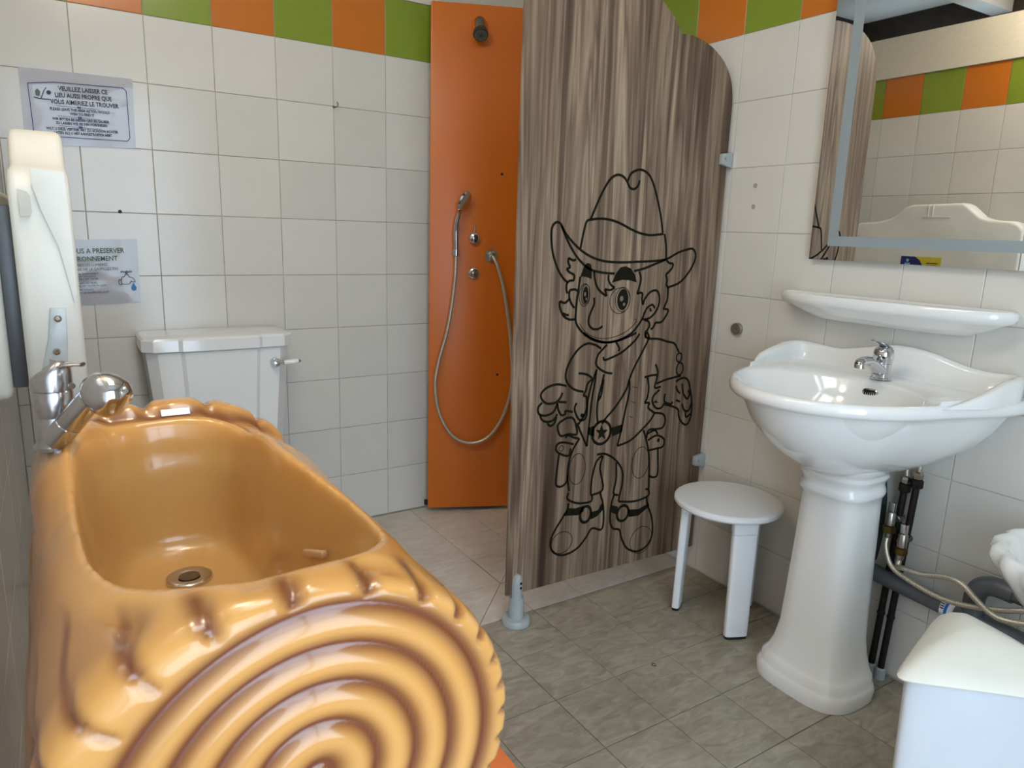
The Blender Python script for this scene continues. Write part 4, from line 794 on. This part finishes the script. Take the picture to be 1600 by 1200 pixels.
# ------------------------------------------------------------------ pipework
PX = XR-.034
wp = thing('supply_pipe', 'dark vertical water pipe nearest the pedestal, with shut-off valve', 'pipe', (PX, -1.691, 0))
def vpipe(t, y, yt, vy, vz, ztop):
    Y_ = lambda z: y+(yt-y)*z/ztop
    MB().tube([(PX, y, .016), (PX, Y_(.3), .3), (PX, yt, ztop)], .0088, 14).build('pipe_run', DARKPIPE, t)
    MB().lathe([(.015, .001), (.014, .03), (.010, .034)], (PX, y, 0), (0, 0, 1), 16).build('floor_collar', LGREY, t)
    MB().lathe([(.0095, 0), (.0112, .004), (.0095, .010)], (PX, Y_(.19), .185), (0, 0, 1), 14).build('joint', DARKPIPE, t)
    MB().lathe([(.0125, -.016), (.0150, -.013), (.0150, .006), (.0125, .008)], (PX, yt, ztop), (0, 0, 1), 6).build('lower_nut', DARKPIPE, t)
    MB().lathe([(.0115, .009), (.0130, .012), (.0130, .024), (.008, .030)], (PX, yt, ztop), (0, 0, 1), 6).build('upper_nut', STEEL, t)
    MB().lathe([(.0105, -.016), (.0105, .012), (.0085, .014), (.0085, .030)], (PX-.002, Y_(vz), vz), Vector((-.9, vy-Y_(vz), 0)), 14).build('valve_branch', DSTEEL, t)
vpipe(wp, -1.691, -1.708, -1.70, .470, .560)
wq = thing('supply_pipe', 'dark vertical water pipe further from the pedestal, with lower valve', 'pipe', (PX, -1.718, 0))
vpipe(wq, -1.718, -1.737, -1.73, .420, .580)
def valve(t, x, y, z):
    v = MB().lathe([(.0095, 0), (.0120, .002), (.0120, .034), (.009, .038)], (x, y, z), (0, 0, 1), 18).build('valve_body', STEEL, t)
    k_ = MB(); k_.box((x-.0055, y-.0085, z+.038), (x+.0055, y+.0085, z+.064), .0015); k_.build('valve_handle', CHROME, v)
    MB().lathe([(.0125, -.020), (.0158, -.018), (.0158, -.002), (.0125, 0)], (x, y, z), (0, 0, 1), 6).build('valve_nut', BRASS, v)
    MB().lathe([(.0085, -.034), (.0095, -.030), (.0095, -.020)], (x, y, z), (0, 0, 1), 14).build('hose_ferrule', STEEL, v)
valve(wp, PX-.035, -1.702, .455); valve(wq, PX-.035, -1.741, .408)
MB().tube([(PX, -1.708, .588), (PX, -1.707, .61), (PX+.004, -1.705, .66), (PX-.01, -1.70, .70)], .0068, 10, 5).build('riser_hose', HOSE, wp)
MB().tube([(PX, -1.737, .608), (PX, -1.738, .622), (PX-.003, -1.733, .642), (PX-.010, -1.722, .655), (PX-.02, -1.71, .67)], .0068, 10, 5).build('riser_hose', HOSE, wq)
f1 = MB().tube([(PX-.035, -1.702, .423), (1.892, -1.706, .399), (1.886, -1.730, .356), (1.885, -1.775, .338), (1.885, -1.856, .326), (1.885, -1.925, .336), (1.885, -1.996, .360), (1.885, -2.035, .378), (1.90, -2.14, .41)], .0066, 12, 6).build('braided_hose', HOSE)
tag(f1, 'braided steel hose running low and straight along the grey waste pipe', 'hose')
f2 = MB().tube([(PX-.035, -1.741, .376), (1.893, -1.744, .358), (1.878, -1.768, .366), (1.872, -1.816, .373), (1.868, -1.872, .392), (1.866, -1.91, .391), (1.864, -1.945, .370), (1.864, -1.982, .350), (1.868, -2.017, .348), (1.88, -2.10, .37)], .0070, 12, 6).build('braided_hose', HOSE)
tag(f2, 'braided steel hose arching over then crossing in front of the waste elbow', 'hose')
ww = thing('waste_pipe', 'grey plastic waste pipe running from the pedestal to the small basin', 'pipe', (XR-.04, -1.9, .25))
VX = XR-.045
MB().tube([(VX, -1.60, .303), (VX, -1.75, .295), (VX, -1.885, .288)], .0225, 22).build('pipe_run', GREYPVC, ww)
MB().tube([(VX, -1.885, .288), (VX, -1.96, .284), (VX, -2.10, .277)], .0262, 22).build('tee_socket', GREYPVC, ww)
MB().tube([(VX, -1.922, .285), (VX, -1.918, .32), (VX, -1.918, .348), (VX, -1.926, .374), (VX, -1.948, .388), (VX, -1.975, .391), (VX, -1.998, .390)], .0235, 22, 5).build('elbow', GREYPVC, ww)
MB().tube([(VX, -1.99, .390), (VX, -2.20, .385)], .019, 20).build('branch_pipe', GREYPVC, ww)
lb = MB().tube([(VX, -1.853, .2895), (VX, -1.884, .288)], .0232, 22).build('pipe_label', PAPER, ww)
MB().tube([(VX, -1.864, .289), (VX, -1.871, .2886)], .0235, 22).build('blue_stripe', INKB, lb)
lk = MB()
for i in range(4):
    a_ = 2.2+i*.35; lk.box((-.001, -.004, -.0012), (.0006, .004, .0012), 0, 1, Matrix.Translation((VX-.0234*abs(math.cos(.2+i*.25)), -1.859, .289+.0234*math.sin(.2+i*.25))))
lk.build('label_print', INK, lb)
# dark drain hose just behind the pedestal
tag(MB().tube([(XR-.025, -1.640, .57), (XR-.025, -1.652, .50), (XR-.025, -1.655, .40), (XR-.03, -1.650, .33)], .010, 12, 4).build('trap_pipe', mat('dark_green_rubber', (34, 46, 46), .5)), 'dark flexible drain pipe behind the pedestal, above the grey waste pipe', 'pipe')

# ------------------------------------------------------------------ small child basin at the right edge
cb = thing('child_basin', 'small low white scalloped basin at the right edge above the bin', 'washbasin', (1.85, -2.12, .45))
sc_ = []
def shell_ring(k_, z, amp=.0):
    out = []
    for i in range(90):
        a_ = 2*PI*i/90; c_, s_ = math.cos(a_), math.sin(a_)
        r_ = k_*(1+amp*abs(math.cos(a_*9)))
        u = .17+.19*c_*r_; out.append(Vector((WX-max(0, u), -2.205+.20*s_*r_, z+.012*amp*10*math.cos(a_*9)*0)))
    return out
MB().loft([shell_ring(.35, .43), shell_ring(.55, .44), shell_ring(.75, .47, .02), shell_ring(.90, .51, .03), shell_ring(.98, .535, .05), shell_ring(1.02, .555, .06), shell_ring(1.0, .572, .06), shell_ring(.95, .578, .05), shell_ring(.88, .57, .03), shell_ring(.75, .52), shell_ring(.5, .48), shell_ring(.05, .47)]).build('bowl', CER, cb, True, angle=60)
MB().prism([Vector((WX, -2.205+v, z)) for v, z in crom_closed([(-.19, .56, 0), (-.20, .60, 0), (-.12, .635, 0), (0, .65, 0), (.12, .635, 0), (.185, .60, 0), (.175, .56, 0)], 4) for v, z in [(v, z)]] if 0 else [(WX, -2.205+v, z) for v, z in ((-.19, .55), (-.20, .60), (-.15, .62), (-.12, .635), (-.06, .632), (0, .65), (.06, .632), (.12, .635), (.15, .605), (.178, .595), (.175, .55))], (-.03, 0, 0), .006).build('splashback', CER, cb)

# ------------------------------------------------------------------ white bin, bottom right
BZ = .42; O = Vector((1.524, -2.091, 0)); RB_ = math.radians(-45)
ea = Vector((math.cos(RB_), math.sin(RB_), 0)); eb = Vector((-ea.y, ea.x, 0))   # ea runs along the visible face (to the right), eb away from camera
bn = thing('pedal_bin', 'white plastic bin with overhanging sloped lid in the bottom right corner', 'bin', O)
def bin_ring(k_, z, e=.24, a=.165, d=.120):
    out = []
    for i in range(64):
        q = 2*PI*i/64; c_, s_ = math.cos(q), math.sin(q)
        x = math.copysign(abs(c_)**e, c_)*a*k_; y_ = math.copysign(abs(s_)**e, s_)*d*k_
        x *= 1-.44*(y_/(d*k_)+1)
        ar = (1-min(1, abs(x/(a*k_)))**2)*.014 if (y_ < 0 and BZ-.01 < z < BZ+.03) else 0
        if y_ < 0: y_ -= .012*k_*(1-(x/(a*k_))**2)
        out.append(O+ea*x+eb*y_+Vector((0, 0, z+ar)))
    return out
MB().loft([bin_ring(.88, .002), bin_ring(.90, .01), bin_ring(.95, .2), bin_ring(1.0, BZ)]).build('bin_body', BINW, bn, True, angle=60)
MB().loft([bin_ring(1.02, BZ+.0005), bin_ring(1.10, BZ-.006, .22), bin_ring(1.11, BZ-.003, .22), bin_ring(1.04, BZ+.009, .25), bin_ring(.82, BZ+.030, .33), bin_ring(.6, BZ+.044, .45), bin_ring(.3, BZ+.054, .7), bin_ring(.02, BZ+.057, 1)]).build('bin_lid', PLASTW, bn, True, angle=60)
yb = MB(); yb.lathe([(.0, 0), (.03, .004), (.038, .03), (.03, .05), (.01, .056), (0, .056)], (1.655, -1.975, .001), (0, 0, 1), 20, cap0=False, cap1=False)
tag(yb.build('sponge', mat('yellow_green_sponge', (206, 208, 84), .8, 0, .2, 60, .5)), 'yellow green sponge on the floor behind the white bin', 'sponge')
# small round ring on the floor and stray hair
tag(MB().tube([(1.43+.006*math.cos(t), -1.36+.006*math.sin(t), .0012) for t in [i*.5 for i in range(12)]], .0009, 6).build('ring_washer', BLACK), 'tiny black ring lying on the grey floor before the screen', 'washer')
